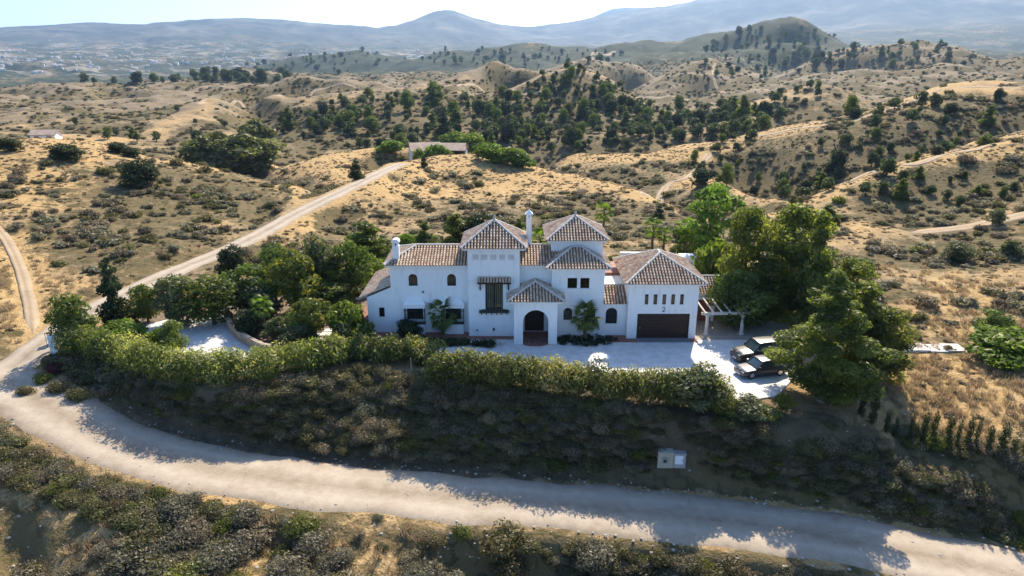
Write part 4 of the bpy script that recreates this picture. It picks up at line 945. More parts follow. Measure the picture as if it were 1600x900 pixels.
# -- right of the villa
put('pine_tree', 'big', 1284, 418, 630, 178, 'tallest dark green tree in front of the parked cars, pale trunk showing below', z=-.3, rz=.6)
put('pine_tree', 'tall', 1372, 476, 590, 92, 'bushy dark tree half hidden at the right side of the tallest tree', z=-.2)
put('pine_tree', 'tall', 1230, 314, 490, 112, 'tall bright topped tree behind the pergola, broadest of the right group', z=0, rz=2)
put('pine_tree', 'tall', 1158, 318, 486, 80, 'dense upright tree standing close behind the annex roof', z=0, rz=4)
put('pine_tree', 'tall', 1322, 400, 500, 84, 'dark green tree between the tallest tree and the dry slope', z=0, rz=1)
put('pine_tree', 'pine0', 1190, 390, 505, 110, 'dark tree shading the far end of the pergola', z=0, rz=5)
put('wispy_tree', 'wispy', 1104, 284, 425, 80, 'thin tall open tree with loose foliage behind the annex', z=-.5)
put('wispy_tree', 'wispy', 1066, 350, 420, 46, 'short loose tree beside the palms behind the garage', z=-.6)
put('pine_tree', 'pine0', 1262, 330, 520, 80, 'narrow tree behind the broad right tree', z=0, rz=3)
put('pine_tree', 'pine1', 1336, 440, 590, 90, 'dark tree behind the tallest tree on its right', z=0, rz=2.2)
put('garden_tree', 'bright', 1112, 370, 470, 66, 'light green leafy tree touching the right edge of the garage roof', z=0)
put('garden_tree', 'broad1', 1146, 420, 513, 92, 'leafy tree whose branches hang over the pergola rafters', z=0)
put('garden_shrub', 'bright', 1152, 430, 500, 80, 'light green rounded shrub behind the pergola', 'shrub', z=0)
# -- behind the villa
for px, yt, yb, w, k, lb in [(665,344,396,46,'pine0','dark bushy tree behind the left roof'),(712,332,396,60,'pine1','dark wide tree left of the steep tower roof'),(752,330,396,62,'darkround','dark tree peeping above the left tower roof'),
                          (812,340,396,40,'pine0','small dark tree between left tower and tall chimney'),(636,362,400,40,'bright','light green shrub above the left roof ridge')]:
    put('garden_tree', k, px, yt, yb, w, lb, z=-1)
for px, yt, yb, w, lb in [(955,398,424,34,'yellow green shrub beside the flat white terrace'),(985,400,424,24,'small green shrub behind the garage roof ridge')]:
    put('garden_shrub', 'yellow', px, yt, yb, w, lb, 'shrub', z=0)
# -- left garden
for px, yt, yb, w, k, lb in [
    (120,452,536,72,'broad0','round green tree standing by the gate pillars'),(184,398,506,58,'conical','dark pointed tree beside the dirt road'),(232,440,502,56,'broad1','low green tree right of the pointed tree'),
    (280,424,506,76,'grey0','grey green tree with slender stems above the white court'),(336,426,506,96,'broad0','spreading tree with a leaning trunk beside the white court'),(365,380,440,44,'darkround','small dark round tree at the road edge'),
    (392,412,490,92,'broad1','broad green tree above the stone wall'),(432,376,470,64,'broad0','green tree behind the yellow flowering tree'),(466,388,486,92,'yellow','yellow green flowering tree in the garden'),
    (508,360,470,64,'grey1','silver green tree next to the yellow flowering tree'),(552,372,470,74,'broad1','leafy tree left of the low tiled roof'),(578,346,430,96,'pine1','dense tall tree behind the low tiled roof'),
    (528,392,480,80,'pine0','dark tree in the middle of the left garden'),(410,440,500,60,'darkround','dark rounded tree at the back of the stone wall')]:
    put('garden_tree', k, px, yt, yb, w, lb, z=0)
for px, yt, yb, w, k, lb in [
    (248,512,552,44,'bright','left one of two clipped shrubs by the white court'),(272,498,556,48,'broad1','right and taller one of two shrubs by the white court'),(196,496,530,60,'bright','bright green shrub beside the gate tree'),
    (490,462,528,80,'yellow','light green shrub in the garden bed'),(548,470,530,70,'bright','light green shrub near the end wall'),(520,438,490,70,'broad0','rounded green shrub under the dark garden tree'),
    (585,400,452,60,'bright','cascading light green shrub by the low tiled roof'),(388,480,524,50,'darkround','dark low shrub inside the stone wall'),(470,505,540,60,'grey0','grey green low shrub at the bed edge'),
    (432,492,530,46,'grey1','small grey shrub behind the small palm'),(640,497,524,40,'darkround','dark shrub against the left wall under the caged window'),(540,506,545,40,'darkround','dark shrub beside the stepping stones'),
    (1550,482,528,58,'broad1','round green shrub in the dry right field'),(1574,514,562,120,'bright','wide bright green shrub at the right edge'),(1092,570,640,88,'grey0','tall grey green shrub at the right end of the hedge'),
    (1172,618,652,60,'grey1','bushy shrub in front of the parked cars'),(1222,612,642,34,'yellow','pale shrub between cars and the tallest tree')]:
    put('garden_shrub', k, px, yt, yb, w, lb, 'shrub', z=0)
# -- young cypress row on the right bank
for i, (px, yt, yb, w) in enumerate([(1345,612,650,17),(1362,604,664,20),(1384,640,676,14),(1398,652,682,12),(1420,648,690,11),(1440,644,696,16),(1455,642,694,15),(1478,648,702,18),(1493,656,704,11),(1510,652,702,16),(1522,654,704,12),(1542,664,708,18),(1562,660,718,22),(1578,682,724,16),(1597,690,722,12)]):
    put('young_cypress', 'cypress', px, yt - 4, yb, w * .72, 'young dark cypress in the row along the right bank edge', 'cypress', 'row of young cypresses')
# -- mid distance trees
for px, yt, yb, w, k, lb in [(318,208,268,66,'clump','left crown of the grey green trees in the valley'),(378,205,274,110,'clump','broadest grey green tree in the valley'),(400,184,240,56,'clump','grey green tree behind the broadest valley tree'),
    (348,202,262,60,'clump','middle crown of the grey green valley trees')]:
    put('valley_tree', k, px, yt, yb, w, lb, rmin=200)
for px, yt, yb, w, k, lb in [(222,246,292,56,'darkround','single dark tree on the left hillside'),(105,222,250,50,'darkround','low dark tree right of the white cottage'),(14,214,236,38,'darkround','dark tree at the left edge'),(186,220,240,32,'darkround','small dark tree on the left crest'),
    (206,228,246,26,'darkround','smaller dark tree on the left crest'),(558,246,280,26,'conical','dark pointed shrub on the knoll beside the track'),(610,218,240,42,'bright','bright shrub left of the farmhouse'),
    (712,204,236,50,'bright','bright tree behind the farmhouse'),(738,206,240,52,'bright','bright tree above the parked farm van'),(748,232,248,22,'yellow','small light tree beside the farm van'),(770,222,252,46,'bright','bright tree right of the farm van'),
    (794,228,258,56,'bright','widest bright tree at the dome crest'),(816,238,262,40,'bright','bright tree at the right end of the farm trees'),(694,170,214,36,'conical','tall dark tree on the slope behind the farmhouse'),(662,240,262,12,'conical','tiny dark bush by the track')]:
    put('farm_tree', k, px, yt, yb, w, lb, rmin=120)
for px, yt, yb, w, lb, rr in [(678,223,246,44,'broad green shrub in front of the farmhouse wall',207),(652,229,246,22,'small green shrub at the left end of the farmhouse',209),(700,232,247,20,'small shrub before the right farmhouse wing',207)]:
    put('farm_tree', 'bright', px, yt, yb, w, lb, r=rr)
for px, yt, yb, w, k, lb in [(1308,230,268,28,'darkround','single dark tree standing in the right valley'),(1384,244,276,36,'olive0','olive green tree low in the right valley'),(1352,282,304,26,'olive1','small tree at the foot of the right ridge'),(1556,324,352,30,'grey0','grey tree above the lower right track'),
    (1500,376,408,48,'grey1','grey bush below the lower right track'),(1576,372,404,36,'olive0','olive tree at the right edge under the track'),(1292,318,350,50,'pine0','green tree behind the tall right garden tree'),(1460,226,244,24,'olive0','left of two trees on the right ridge'),(1474,218,240,28,'olive1','right of two trees on the right ridge'),
    (1328,144,180,14,'cypress','dark slim tree on the far right slope'),(1557,136,158,14,'darkround','single tree on the right skyline track'),(1030,318,344,22,'conical','dark small conifer behind the villa')]:
    put('hill_tree', k, px, yt, yb, w, lb, rmin=85)

# -- palms: trunk and single fan leaves
def frond_mesh():
    m = MB(); m.bar((0, 0, 0), (.75, 0, .10), .035, .025)
    n = 13
    for i in range(n):
        a = R(-78 + 156 * i / (n - 1)); L = .82 * (1 - .18 * abs(i - n // 2) / (n // 2)); c, s = math.cos(a), math.sin(a); w = .058
        q = lambda r, k, dz: (.75 + r * c - k * s, r * s + k * c, .10 + dz)
        m.add([q(0, 0, 0), q(L * .5, w, .02), q(L * .5, -w, .0), q(L, 0, -.22 - .12 * abs(a))], [(0, 2, 3, 1)], 0, random.uniform(.2, .9))
    me = m.build('frond', L_BROAD).data; return me
FR = frond_mesh(); bpy.data.objects.remove([o for o in bpy.data.objects if o.data is FR][0])
FRB = FR.copy(); FRB.materials[0] = L_BRIGHT
M_PALM = noisy('palm_trunk', [(.07, .05, .035), (.16, .12, .085)], 8, .95, .6, .03)
def palm(px, ycrown, ybase, wpx, label, z=0.0, bright=False, nf=26, r=None):
    x, y, gz = at_z(px, ybase, z) if r is None else at_r(px, ybase, r); gz = float(ground(x, y)) if r is not None else z - .05
    rr = math.hypot(x, y); h = at_r(px, ycrown, rr)[2] - gz; _, _, dep = project(x, y, gz); w = wpx * float(dep) / FPX; s = w / 3.0
    e = empty('palm_tree', (x, y, gz), 0, label, 'palm tree'); b = MB(); k = 10
    b.tube([(.04 * math.sin(i), .03 * math.cos(i * 1.3), h * i / (k - 1) * .98 - .1) for i in range(k)], [.20 - .06 * i / k + .02 * (i % 2) for i in range(k)], 9); b.build('trunk', M_PALM, e, True)
    for i in range(nf):
        t = (i + .5) / nf; f = link(bpy.data.objects.new('frond', FRB if bright else FR), e); f.location = (0, 0, h - .1 + .1 * (1 - t))
        f.rotation_euler = (random.uniform(-.3, .3), R(-72 + 128 * t + random.uniform(-9, 9)), i * 2.399 + random.uniform(-.2, .2)); f.scale = (s * random.uniform(.85, 1.1),) * 3
    return e
palm(914, 496, 531, 56, 'fan palm in the oval planted bed by the porch'); palm(692, 490, 522, 58, 'fan palm in front of the caged windows')
palm(942, 332, 380, 40, 'fan palm on the slope right of the upper tower', -.8, True, 20); palm(1018, 354, 402, 40, 'left fan palm behind the garage roof', -.8, True, 20); palm(1036, 366, 402, 32, 'middle and smallest fan palm behind the garage roof', -.8, True, 18)
palm(1070, 356, 404, 44, 'right fan palm behind the garage roof', -.8, True, 20); palm(844, 376, 398, 50, 'fan palm showing between chimney and upper tower', -.5, True, 22)
palm(414, 478, 522, 42, 'small fan palm above the curved stone wall', 0, True, 22); palm(462, 500, 534, 30, 'young fan palm in the garden bed', 0, True, 18)

# -- hedges along the front of the yard
def hedge(pts, w, h, label, n, mat=L_HEDGE, seed=0, size=.125, name='hedge', zoff=0):
    P = spline([(*at_z(a, b, 0)[:2], 0) for a, b in pts], .55); g = np.random.default_rng(seed); cl = []
    for x, y, _ in P:
        gz = float(ground(x, y)) + zoff
        for k in range(2):
            q = w * .5 * g.uniform(.7, 1.1); cl.append((x + g.uniform(-.25, .25) * w, y + g.uniform(-.25, .25) * w, gz + h * g.uniform(.35, .62), q, q, h * .5 * g.uniform(.75, 1.1)))
    V, T = leaves(cl, n, size, seed + 1, up=.5, shell=.45, asp=2.4, hang=-1.2)
    x0, y0, z0 = P[len(P) // 2]; z0 = float(ground(x0, y0)); o = bpy.data.objects.new(name, quads_mesh(name, V - np.array([x0, y0, z0]), T, mat)); o.location = (x0, y0, z0)
    link(o); return tag(o, label, 'hedge')
hedge([(512,562),(570,562),(630,562),(674,566)], 2.2, 2.3, 'tall clipped hedge with reddish tips before the left wing', 15000, seed=1)
hedge([(690,590),(760,598),(840,608),(920,618),(1000,626),(1070,632),(1120,638)], 2.3, 2.75, 'long loose hedge along the front of the forecourt', 38000, zoff=.15, seed=2)
hedge([(1126,640),(1170,648),(1205,652)], 1.8, .8, 'low loose hedge end beside the parked cars', 3000, seed=8)
hedge([(112,548),(150,552),(200,566),(260,586),(330,592),(420,584),(522,566)], 2.6, 2.7, 'curving green hedge below the white court', 36000, seed=3)
hedge([(655,537),(700,538),(770,541)], 1.1, .75, 'low dark hedge in front of the left tower', 3000, L_DARK, 4, .12)
# planted oval under the palm by the porch
g_ = np.random.default_rng(5); cx, cyy, _ = at_z(916, 536, 0); cl = []
for i in range(120):
    a, q = g_.uniform(0, 6.28), math.sqrt(g_.random()); cl.append((3.0 * q * math.cos(a), 1.25 * q * math.sin(a), .12, .28, .28, .14))
V, T = leaves(cl, 3600, .10, 6); o = bpy.data.objects.new('flower_bed', quads_mesh('flower_bed', V, T, L_DARK)); o.location = (cx, cyy + .5, 0.0); link(o); tag(o, 'dark green oval bed of low plants right of the porch', 'flower bed')
# ------------------------------------------------------------------ scrub, grass and grove trees over the hills
def shrub_mesh(name, mat, seed, n, size, sq=.8, nc=7):
    g = np.random.default_rng(seed); cl = []
    for i in range(nc):
        a, q = g.uniform(0, 6.28), .34 * math.sqrt(g.random()); r = g.uniform(.16, .30); cl.append((q * math.cos(a), q * math.sin(a), r * sq * .8 + g.uniform(0, .12), r, r, r * sq))
    V, T = leaves(cl, n, size, seed + 3, up=.3, shell=.35, asp=2.0, hang=-.6); V[:, 2] = np.maximum(V[:, 2], -.05); return quads_mesh(name, V, T, mat)
def tuft_mesh(name, mat, seed, n):
    g = np.random.default_rng(seed); V = []; T = []
    for i in range(n):
        a = g.uniform(0, 6.28); q = .35 * math.sqrt(g.random()); b = g.uniform(0, 6.28); h = g.uniform(.25, .6); l = np.array([math.cos(a), math.sin(a)]) * g.uniform(.05, .3); w = g.uniform(.012, .03)
        p = np.array([q * math.cos(b), q * math.sin(b)]); s = np.array([-math.sin(a), math.cos(a)]) * w
        V += [(*(p - s), 0), (*(p + s), 0), (*(p + s * .5 + l), h), (*(p - s * .5 + l), h)]; T += [g.uniform(.1, .9)] * 4
    return quads_mesh(name, np.array(V), np.array(T), mat)
KINDS = [('grey_scrub_bush', L_SAGE, 'grey sage coloured scrub bush'), ('green_scrub_bush', L_SCRUB, 'olive green scrub bush'), ('brown_scrub_bush', L_DRY, 'dry brown scrub bush'), ('yellow_scrub_bush', L_YELLOW, 'yellow green broom bush')]
SH = [[shrub_mesh(k[0], k[1], 300 + 10 * i + j, 420, .085, nc=7 + j) for j in range(3)] for i, k in enumerate(KINDS)]
SHF = [[shrub_mesh(k[0], k[1], 700 + 10 * i + j, 2300, .036, nc=8 + 2 * j) for j in range(3)] for i, k in enumerate(KINDS)]
CYP = spline([at_z(*q, -1.2) for q in [(1335,650),(1400,684),(1460,700),(1540,712),(1600,728)]], 2.0)
CAB = on_ground(1048, 726, 30)
def free(x, y, m=0.3):
    d1, _, _ = seg_dist(x, y, MAIN_ROAD[::3]); d2, _, _ = seg_dist(x, y, FARM_ROAD[::3]); ok = np.ones(np.shape(x), bool)
    for P_, w_ in TRACKS: ok &= seg_dist(x, y, P_)[0] > w_ + .5
    return ok & (d1 > 3.7 + m) & (d2 > 2.5 + m) & (poly_sd(x, y, YARD) > .6) & (seg_dist(x, y, CYP)[0] > 1.1) & (seg_dist(x, y, LEFT_TRACK[::3])[0] > 1.3) & (np.abs(x - CAB[0]) + np.abs(y - CAB[1] + 1.0) > 2.6)
def at_mask(F, x, y):
    return bil(F, (np.arctan2(x, y) - AZ[0]) / (AZ[1] - AZ[0]), (.5 * np.log(x * x + y * y) - LR[0]) / (LR[1] - LR[0]))
def sample(n, r0, r1, a0=-44, a1=44):
    a = rng.uniform(R(a0), R(a1), n); r = np.sqrt(rng.uniform(r0 * r0, r1 * r1, n)); return r * np.sin(a), r * np.cos(a)
def zone(px, py, r, y):
    if r < 60 and py > 620 and px > 180 and py < 800 - .0 * px: return 'garden bank' if py < 742 + .03 * max(0, px - 800) else 'near verge'
    if py > 640: return 'near verge'
    if r < 130 and px > 1150: return 'right slope'
    if px < 480 and r < 215: return 'left hillside'
    if r < 215 and px < 1150: return 'golden dome'
    return 'middle hills' if r < 330 else 'far hills'
WHERE = {'garden bank': 'on the shaded bank below the hedge', 'near verge': 'on the near slope below the dirt road', 'right slope': 'on the right slope beside the garden', 'left hillside': 'on the left hillside above the dirt road',
         'golden dome': 'on the golden dome behind the villa', 'middle hills': 'on the hills beyond the villa', 'far hills': 'on the far hills'}
B = []                            # x, y, size, kind
def add_scrub(n, r0, r1, dens, smin, smax, pk, a0=-44, a1=44, clump=True):
    x, y = sample(n, r0, r1, a0, a1); m = at_mask(scrub, x, y); clu = .2 + 1.7 * sstep(-.12, .32, fbm(x / 10, y / 10, 3, 66)); keep = rng.random(n) < np.clip(dens(m, x, y) * (clu if r1 > 60 and clump else 1), 0, 1); x, y = x[keep], y[keep]
    k2 = free(x, y); x, y = x[k2], y[k2]; s = smin + (smax - smin) * rng.random(len(x)) ** 1.8; kd = rng.choice(len(KINDS), len(x), p=pk)
    B.append(np.stack([x, y, s, kd], 1))
near_m = lambda m, x, y: .22 + .6 * m
def bank(x, y): return (poly_sd(x, y, YARD) < 12) & (seg_dist(x, y, MAIN_ROAD[::3])[0] < 14) & ((x < 19) | (ground(x, y) < -1.5))
add_scrub(2600, 18, 46, lambda m, x, y: near_m(m, x, y) * (.28 + 1.5 * sstep(-.15, .25, fbm(x / 5, y / 5, 3, 67))), .8, 3.2, [.56, .20, .16, .08])
add_scrub(2600, 44, 76, lambda m, x, y: np.where(bank(x, y), 0, .25 * m), .7, 2.1, [.16, .60, .18, .06])
add_scrub(34000, 36, 72, lambda m, x, y: np.where(bank(x, y), 1.0, 0.0), .6, 1.9, [.16, .60, .18, .06], clump=False)
add_scrub(9500, 56, 150, lambda m, x, y: .04 + 1.0 * m ** 1.3, .5, 2.6, [.44, .26, .28, .02])
add_scrub(16000, 150, 300, lambda m, x, y: .02 + 1.1 * m ** 1.5, .7, 3.4, [.40, .36, .24, .0])
add_scrub(30000, 290, 660, lambda m, x, y: .02 + 1.1 * m ** 1.5, 1.0, 3.8, [.36, .42, .22, .0])
add_scrub(40000, 640, 1350, lambda m, x, y: .10 + .7 * m, 1.8, 5.0, [.34, .40, .26, .0])
B = np.concatenate(B); bx, by, bs, bk = B.T; bz = ground(bx, by); bpx, bpw, bdep = project(bx, by, bz + bs * .3); br = np.hypot(bx, by)
inview = (bpx > -60) & (bpx < 1660) & (bpw < 960); vis = visible(bx, by, bz + bs * .6) & inview
B, bz, bpx, bpw, bdep, br = B[vis], bz[vis], bpx[vis], bpw[vis], bdep[vis], br[vis]; bx, by, bs, bk = B.T; bk = bk.astype(int)
size_px = bs / bdep; order = np.argsort(-size_px); FIRST = {}
indiv = np.zeros(len(B), bool); cnt = {}
for i in order:
    k = int(bk[i])
    if cnt.get(k, 0) < 290 and size_px[i] * FPX > 14: cnt[k] = cnt.get(k, 0) + 1; indiv[i] = True
hs = rng.uniform(.7, 1.1, len(B)); rots = rng.uniform(0, 6.28, len(B)); va = rng.integers(0, 3, len(B))
for i in np.nonzero(indiv)[0]:
    k = int(bk[i]); o = bpy.data.objects.new(KINDS[k][0], (SHF if br[i] < 62 else SH)[k][va[i]]); zn = zone(bpx[i], bpw[i], br[i], by[i])
    o.location = (bx[i], by[i], bz[i] - .05 * bs[i]); o.rotation_euler = (0, 0, rots[i]); o.scale = (bs[i] * 1.15, bs[i] * 1.15, bs[i] * hs[i]); C.objects.link(o)
    sz = 'large' if bs[i] > 2.0 else 'small' if bs[i] < 1.15 else 'middling'; sd = 'left' if bpx[i] < 533 else 'right' if bpx[i] > 1066 else 'middle'
    tag(o, '%s %s %s, %s third' % (sz, KINDS[k][2], WHERE[zn], sd), 'bush', '%s %ses %s, %s third' % (sz, KINDS[k][2], WHERE[zn], sd)); FIRST.setdefault((k, int(va[i]), br[i] < 62), o)
def instances(name, src, x, y, z, sx, sz, rot):
    me = bpy.data.meshes.new(name); n = len(x); me.vertices.add(n); me.vertices.foreach_set('co', np.stack([x, y, z], 1).astype(np.float32).ravel())
    for nm, a in (('srot', np.stack([0 * rot, 0 * rot, rot], 1)), ('sscale', np.stack([sx, sx, sz], 1))):
        at = me.attributes.new(nm, 'FLOAT_VECTOR', 'POINT'); at.data.foreach_set('vector', a.astype(np.float32).ravel())
    o = link(bpy.data.objects.new(name, me)); tag(o, kind='stuff')
    ng = bpy.data.node_groups.new(name, 'GeometryNodeTree'); ng.interface.new_socket('Geometry', in_out='INPUT', socket_type='NodeSocketGeometry'); ng.interface.new_socket('Geometry', in_out='OUTPUT', socket_type='NodeSocketGeometry')
    N = ng.nodes; gi, go = N.new('NodeGroupInput'), N.new('NodeGroupOutput'); ip = N.new('GeometryNodeInstanceOnPoints'); oi = N.new('GeometryNodeObjectInfo')
    oi.transform_space = 'ORIGINAL'; oi.inputs['Object'].default_value = src; oi.inputs['As Instance'].default_value = True
    ra = N.new('GeometryNodeInputNamedAttribute'); ra.data_type = 'FLOAT_VECTOR'; ra.inputs['Name'].default_value = 'srot'; sa = N.new('GeometryNodeInputNamedAttribute'); sa.data_type = 'FLOAT_VECTOR'; sa.inputs['Name'].default_value = 'sscale'
    er = N.new('FunctionNodeEulerToRotation'); L = ng.links
    L.new(gi.outputs[0], ip.inputs['Points']); L.new(oi.outputs['Geometry'], ip.inputs['Instance']); L.new(ra.outputs[0], er.inputs[0]); L.new(er.outputs[0], ip.inputs['Rotation']); L.new(sa.outputs[0], ip.inputs['Scale']); L.new(ip.outputs[0], go.inputs[0])
    md = o.modifiers.new('scatter', 'NODES'); md.node_group = ng; return o
for k in range(len(KINDS)):
    for v in range(3):
      for nr_ in (True, False):
        q = (~indiv) & (bk == k) & (va == v) & ((br < 62) == nr_); src = FIRST.get((k, v, nr_)) or FIRST.get((k, v, not nr_))
        if q.sum() and src: instances('scrub_cover', src, bx[q], by[q], bz[q] - .05 * bs[q], bs[q] * 1.15, bs[q] * hs[q], rots[q])
for px, py, z, s_, k, lb in [(40, 606, -1.0, 1.5, 1, 'low green bush on the tip of the verge at the road junction'), (66, 588, -.8, 1.9, 3, 'low yellow green bush between the road junction and the gate'), (92, 600, -1.0, 2.0, 1, 'low green bush on the bank just below the gate'), (84, 572, -.7, 1.9, 4, 'dark red flowering bougainvillea at the gate'), (104, 566, -.6, 1.7, 4, 'smaller dark red bougainvillea climbing by the gate pillar'), (124, 608, -1.0, 2.2, 1, 'dark green bush under the left end of the hedge'), (725, 842, None, 1.5, 3, 'bright yellow broom bush alone on the near verge'), (590, 812, None, .9, 0, 'small grey bush at the lower road edge')]:
    x, y, _ = at_z(px, py, z) if z is not None else on_ground(px, py, 20); me = SHF[min(k, 3)][1]
    if k == 4: me = me.copy(); me.materials[0] = L_ROSE
    o = bpy.data.objects.new('bougainvillea' if k == 4 else KINDS[k][0], me); o.location = (x, y, float(ground(x, y)) - .05); o.scale = (s_ * 1.1, s_ * 1.1, s_ * .95); C.objects.link(o); tag(o, lb, 'bush')
# dry grass tufts, nearest ground
first_t = []
for j in range(2):
    me = tuft_mesh('dry_grass', L_STRAW, 500 + j, 46)
    x, y = sample(30000, 18, 105); d = at_mask(dry, x, y); kp = (rng.random(len(x)) < np.clip(d - .4, .02, 1) * .45); x, y = x[kp], y[kp]; kp = free(x, y, -.1); x, y = x[kp], y[kp]
    z = ground(x, y); px, py, dp = project(x, y, z + .3); kp = (px > -30) & (px < 1630) & (py < 930) & visible(x, y, z + .5); x, y, z = x[kp], y[kp], z[kp]
    o = bpy.data.objects.new('dry_grass', me); o.location = (x[0], y[0], z[0]); C.objects.link(o); tag(o, kind='stuff')
    s = rng.uniform(.4, .95, len(x)); instances('dry_grass', o, x[1:], y[1:], z[1:], s[1:] * 1.3, s[1:], rng.uniform(0, 6.28, len(x) - 1))
# pale tussocks that roughen the dry slopes
x, y = sample(60000, 58, 300); d = at_mask(dry, x, y); kp = rng.random(len(x)) < np.clip(d * .9 - .1, .03, .8) * (.3 + 1.2 * sstep(-.2, .3, fbm(x / 6, y / 6, 3, 88))); x, y = x[kp], y[kp]; kp = free(x, y); x, y = x[kp], y[kp]
z = ground(x, y); px, py, dp = project(x, y, z); kp = (px > -20) & (px < 1620) & (py < 920) & visible(x, y, z + .4); x, y, z = x[kp], y[kp], z[kp]; s = rng.uniform(.3, .85, len(x)); h_ = len(x) // 2
for j, mt in enumerate((L_STRAW, L_DRY)):
    me = shrub_mesh('dry_tussock', mt, 640 + j, 130, .13, .7, 5); q = slice(0, h_) if j == 0 else slice(h_, None); X_, Y_, Z_, S_t = x[q], y[q], z[q], s[q]
    o = bpy.data.objects.new('dry_tussocks', me); o.location = (X_[0], Y_[0], Z_[0]); o.scale = (S_t[0],) * 3; C.objects.link(o); tag(o, kind='stuff'); instances('dry_tussocks', o, X_[1:], Y_[1:], Z_[1:] - .03, S_t[1:] * 1.2, S_t[1:] * .8, rng.uniform(0, 6, len(X_) - 1))
# loose stones on the verges and the bank
def stone_mesh(seed):
    bm = bmesh.new(); bmesh.ops.create_icosphere(bm, subdivisions=1, radius=.5); g = random.Random(seed)
    for v in bm.verts: v.co *= g.uniform(.65, 1.15); v.co.z *= .6
    me = bpy.data.meshes.new('loose_stone'); bm.to_mesh(me); bm.free(); me.materials.append(M_STONEY); return me
M_STONEY = noisy('pale_stone', [(.22, .19, .15), (.38, .34, .28), (.50, .46, .40)], 3, .95, .3, .02)
x, y = sample(26000, 20, 66); d1 = seg_dist(x, y, MAIN_ROAD[::3])[0]; kp = (poly_sd(x, y, YARD) > 1) & (rng.random(len(x)) < np.where(d1 < 2.6, .05, np.where(d1 < 5, .45, .10))); x, y = x[kp], y[kp]
z = ground(x, y) + np.where(seg_dist(x, y, MAIN_ROAD[::3])[0] < 3.3, .09, 0.0); s = .05 + .28 * rng.random(len(x)) ** 4
o = bpy.data.objects.new('loose_stones', stone_mesh(1)); o.location = (x[0], y[0], z[0]); o.scale = (s[0],) * 3; C.objects.link(o); tag(o, kind='stuff'); instances('loose_stones', o, x[1:], y[1:], z[1:], s[1:], s[1:] * .9, rng.uniform(0, 6, len(x) - 1))
# grove trees: joined trunk and crown, hundreds on the middle hills
def joined(key):
    tm, cm, h, w = PROTO[key]; a = bpy.data.objects.new('t', tm); me = cm.copy(); bm = bmesh.new(); bm.from_mesh(cm); n0 = len(bm.faces); bm.from_mesh(tm)
    bm.faces.ensure_lookup_table(); lay = None
    for f in bm.faces[n0:]: f.material_index = 1
    bm.to_mesh(me); bm.free(); me.materials.append(tm.materials[0]); me.name = 'tree'; bpy.data.objects.remove(a); return me, h, w
OL = [joined('olive0'), joined('olive1'), joined('broad0'), joined('pine1'), joined('darkround')]
G = []
def grove(cx, cy, rx, ry, n, r0, r1, smin, smax, gap):
    k = 0; tries = 0; mine = []
    while k < n and tries < n * 30:
        tries += 1; a, q = rng.uniform(0, 6.28), math.sqrt(rng.random()); px, py = cx + rx * q * math.cos(a), cy + ry * q * math.sin(a)
        p = on_ground(px, py, r0)
        if p[1] > r1 * 1.2 or math.hypot(p[0], p[1]) > r1: continue
        if perlin(np.array([p[0] / 28.]), np.array([p[1] / 28.]), 91)[0] < rng.uniform(-.5, .12): continue
        if any((p[0] - m[0]) ** 2 + (p[1] - m[1]) ** 2 < (gap * rng.uniform(.35, 1)) ** 2 for m in mine): continue
        mine.append(p); G.append((*p, (smin * .6 + (smax * 1.15 - smin * .6) * rng.random() ** 1.3), rng.choice(5, p=[.34, .30, .14, .10, .12]))); k += 1
grove(880, 190, 130, 50, 130, 300, 560, 4.2, 7.0, 7); grove(910, 130, 90, 22, 40, 380, 560, 4, 6, 7); grove(1090, 190, 130, 34, 110, 280, 520, 4.5, 7.5, 7); grove(1000, 220, 60, 16, 16, 240, 400, 4, 6, 7)
grove(640, 195, 210, 46, 120, 280, 520, 4, 8, 8); grove(1150, 262, 70, 50, 24, 170, 330, 2.6, 4.4, 6); grove(1420, 215, 150, 50, 34, 180, 340, 2.6, 5.0, 8); grove(1270, 300, 60, 40, 14, 140, 240, 2.5, 4.2, 6)
grove(1480, 300, 110, 24, 12, 110, 180, 2.2, 3.8, 6); grove(1240, 150, 50, 14, 12, 330, 480, 5, 7.5, 9); grove(560, 205, 140, 30, 20, 300, 520, 5, 9, 10); grove(250, 195, 170, 30, 14, 280, 520, 3, 5, 9)
grove(480, 96, 130, 24, 40, 1200, 2600, 11, 17, 30); grove(800, 90, 180, 16, 60, 1000, 2600, 10, 16, 25); grove(1220, 80, 120, 34, 70, 900, 2000, 8, 14, 18); grove(1400, 90, 130, 22, 36, 900, 1500, 7, 11, 16); grove(280, 128, 170, 12, 40, 900, 1500, 9, 14, 18); grove(1100, 115, 110, 18, 20, 700, 1200, 4, 7, 12)
G = np.array(G); _, _, gd_ = project(G[:, 0], G[:, 1], G[:, 2]); od = np.argsort(-G[:, 3] / gd_); fo = {}; rest = {i: [] for i in range(5)}
